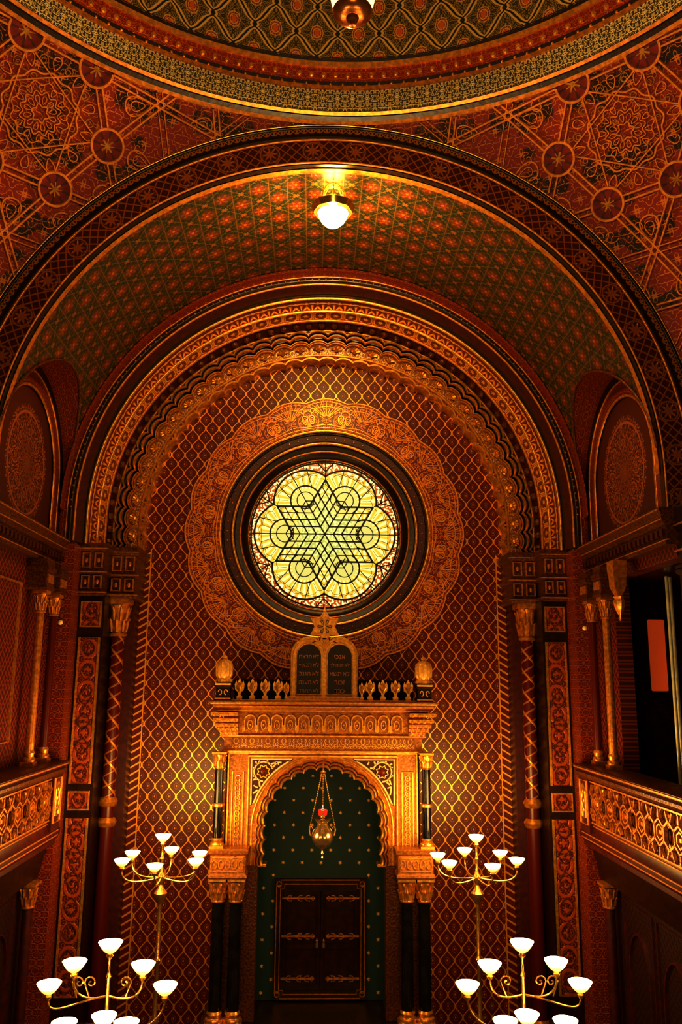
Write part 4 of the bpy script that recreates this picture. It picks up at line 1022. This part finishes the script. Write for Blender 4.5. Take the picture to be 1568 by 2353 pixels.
rear = [(0, 0, RH)] + [(.72 * cos(a), .72 * sin(a), RH - .36) for a in [radians(d) for d in (86, 148, 206, 270, 334, 30)]]
fr = [(0, 0, 4.13), (-.45, .0, 3.9), (.44, .0, 3.87), (-.76, 0, 3.64), (.74, 0, 3.62), (-.4, -.5, 3.36), (.36, -.5, 3.36), (.06, -.4, 3.4)]
gl = 'candelabra around the ark'
LR = candelabrum((-2.9, 16.0, .9), rear, (RH - .6,), 'tall brass candelabrum with seven glowing bowls beside the ark', gl, .9)
copy_tree(LR, (2.8, 16.0, .9)).rotation_euler = (0, 0, .2)
LF = candelabrum((-2.84, 11.9, .35), fr, (3.2, 3.62), 'tall brass candelabrum with scrolled arms and eight glowing bowls', gl)
copy_tree(LF, (2.6, 11.9, .35), scalex=-1)

# ------------------------------------------------------------------ pendant lamps
t = thing('pendant_lamp', (0, 13.62, 15.96), 'brass pendant lamp with glowing glass bowl under the vault', 'pendant lamp', 'pendant lamps')
mb = MB(); P = [(.001, .04), (.06, .05), (.13, .08), (.2, .15), (.25, .24), (.28, .33)]
n = 48; mb.grid([[(r * (1 + .03 * cos(16 * 2 * pi * i / n)) * cos(2 * pi * i / n), r * (1 + .03 * cos(16 * 2 * pi * i / n)) * sin(2 * pi * i / n), z) for r, z in P] for i in range(n + 1)], 0, [[(0, .72 + z * .8) for r, z in P] for i in range(n + 1)])
mb.obj('lamp_glass', m_lamp2, (0, 0, 0), t, label='glowing fluted glass bowl')
mb = MB(); mb.lathe([(.28, .31), (.34, .33), (.36, .38), (.39, .44), (.36, .47), (.3, .44), (.27, .5)], (0, 0, 0), 28, 0, mod=lambda a: 1 + .03 * cos(20 * a)); mb.lathe([(.03, .88), (.08, .86), (.1, .89)], (0, 0, 0), 16, 0)
for k in range(6):
    a = k * pi / 3 + pi / 6; mb.tube([(.3 * cos(a), .3 * sin(a), .46), (.22 * cos(a), .22 * sin(a), .56), (.2 * cos(a), .2 * sin(a), .7), (.1 * cos(a), .1 * sin(a), .87)], .016, 6, 0)
mb.lathe([(.2, .68), (.23, .7), (.2, .72)], (0, 0, 0), 20, 0)
mb.obj('lamp_body', m_brass, (0, 0, 0), t)
t = thing('pendant_lamp', (.03, 6.6, 13.95), 'copper-bottomed chandelier with glowing glass hanging in the dome', 'chandelier', 'pendant lamps')
mb = MB(); mb.lathe([(.001, -.04), (.03, -.035), (.02, .0), (.05, .02), (.06, .05), (.1, .055), (.15, .07), (.18, .1), (.185, .12), (.18, .13), (.15, .13), (.15, .15), (.13, .16)], (0, 0, 0), 28, 0); mb.lathe([(.02, .2), (.02, 10.3)], (0, 0, 0), 8, 0)
mb.obj('lamp_body', m_copper, (0, 0, 0), t)
mb = MB(); P = [(.13, .15), (.18, .18), (.2, .28), (.17, .4), (.06, .46)]
mb.grid([[(r * (1 + .06 * cos(8 * 2 * pi * i / 48)) * cos(2 * pi * i / 48), r * (1 + .06 * cos(8 * 2 * pi * i / 48)) * sin(2 * pi * i / 48), z) for r, z in P] for i in range(49)], 0, [[(0, .6) for q in P] for i in range(49)])
mb.obj('lamp_glass', m_lamp, (0, 0, 0), t, label='glowing yellow fluted glass')

# ------------------------------------------------------------------ lights
def pl(loc, e, r=.12, col=(1, .56, .18)):
    l = bpy.data.lights.new('lamp_or_fill_light', 'POINT'); l.energy = e; l.color = col; l.shadow_soft_size = r
    o = bpy.data.objects.new('lamp_or_fill_light', l); o.location = loc; sc.collection.objects.link(o)
pl((0, 13.62, 15.84), 400, .12, (1, .62, .2))
pl((0, 13.62, 16.52), 85, .14, (1, .72, .22))
pl((.03, 6.6, 14.8), 600, .4, (1, .66, .26))
pl((0, 3.0, 11.0), 90, .8)  # added fill light for the hall, belongs to no modelled lamp
for x in (-2, 2): pl((x, 8.0, 5.2), 200, .6, (1, .62, .2))  # added pair without fixtures, brightens the ark from the front and below
for x, y, z in ((-3.0, 15.8, 5.5), (2.9, 15.8, 5.5)): pl((x, y, z), 260, .7, (1, .64, .2))
for x, y, z in ((-2.84, 11.9, 4.95), (2.6, 11.9, 4.95)): pl((x, y, z), 60, .4)
w = bpy.data.worlds.new('World'); sc.world = w; w.use_nodes = True
w.node_tree.nodes['Background'].inputs[0].default_value = (1, .36, .11, 1); w.node_tree.nodes['Background'].inputs[1].default_value = .018

# ------------------------------------------------------------------ camera
cd = bpy.data.cameras.new('Camera'); cam = bpy.data.objects.new('Camera', cd); sc.collection.objects.link(cam)
cd.sensor_fit = 'VERTICAL'; cd.sensor_height = 36; cd.lens = 1908 / 2353 * 36; cd.clip_end = 200
Rm = Matrix.Rotation(radians(-1.86), 4, 'Z') @ Matrix.Rotation(radians(90 + 11.5), 4, 'X') @ Matrix.Rotation(radians(.5), 4, 'Z')
cam.matrix_world = Matrix.Translation((-.25, 0, 8)) @ Rm
sc.camera = cam
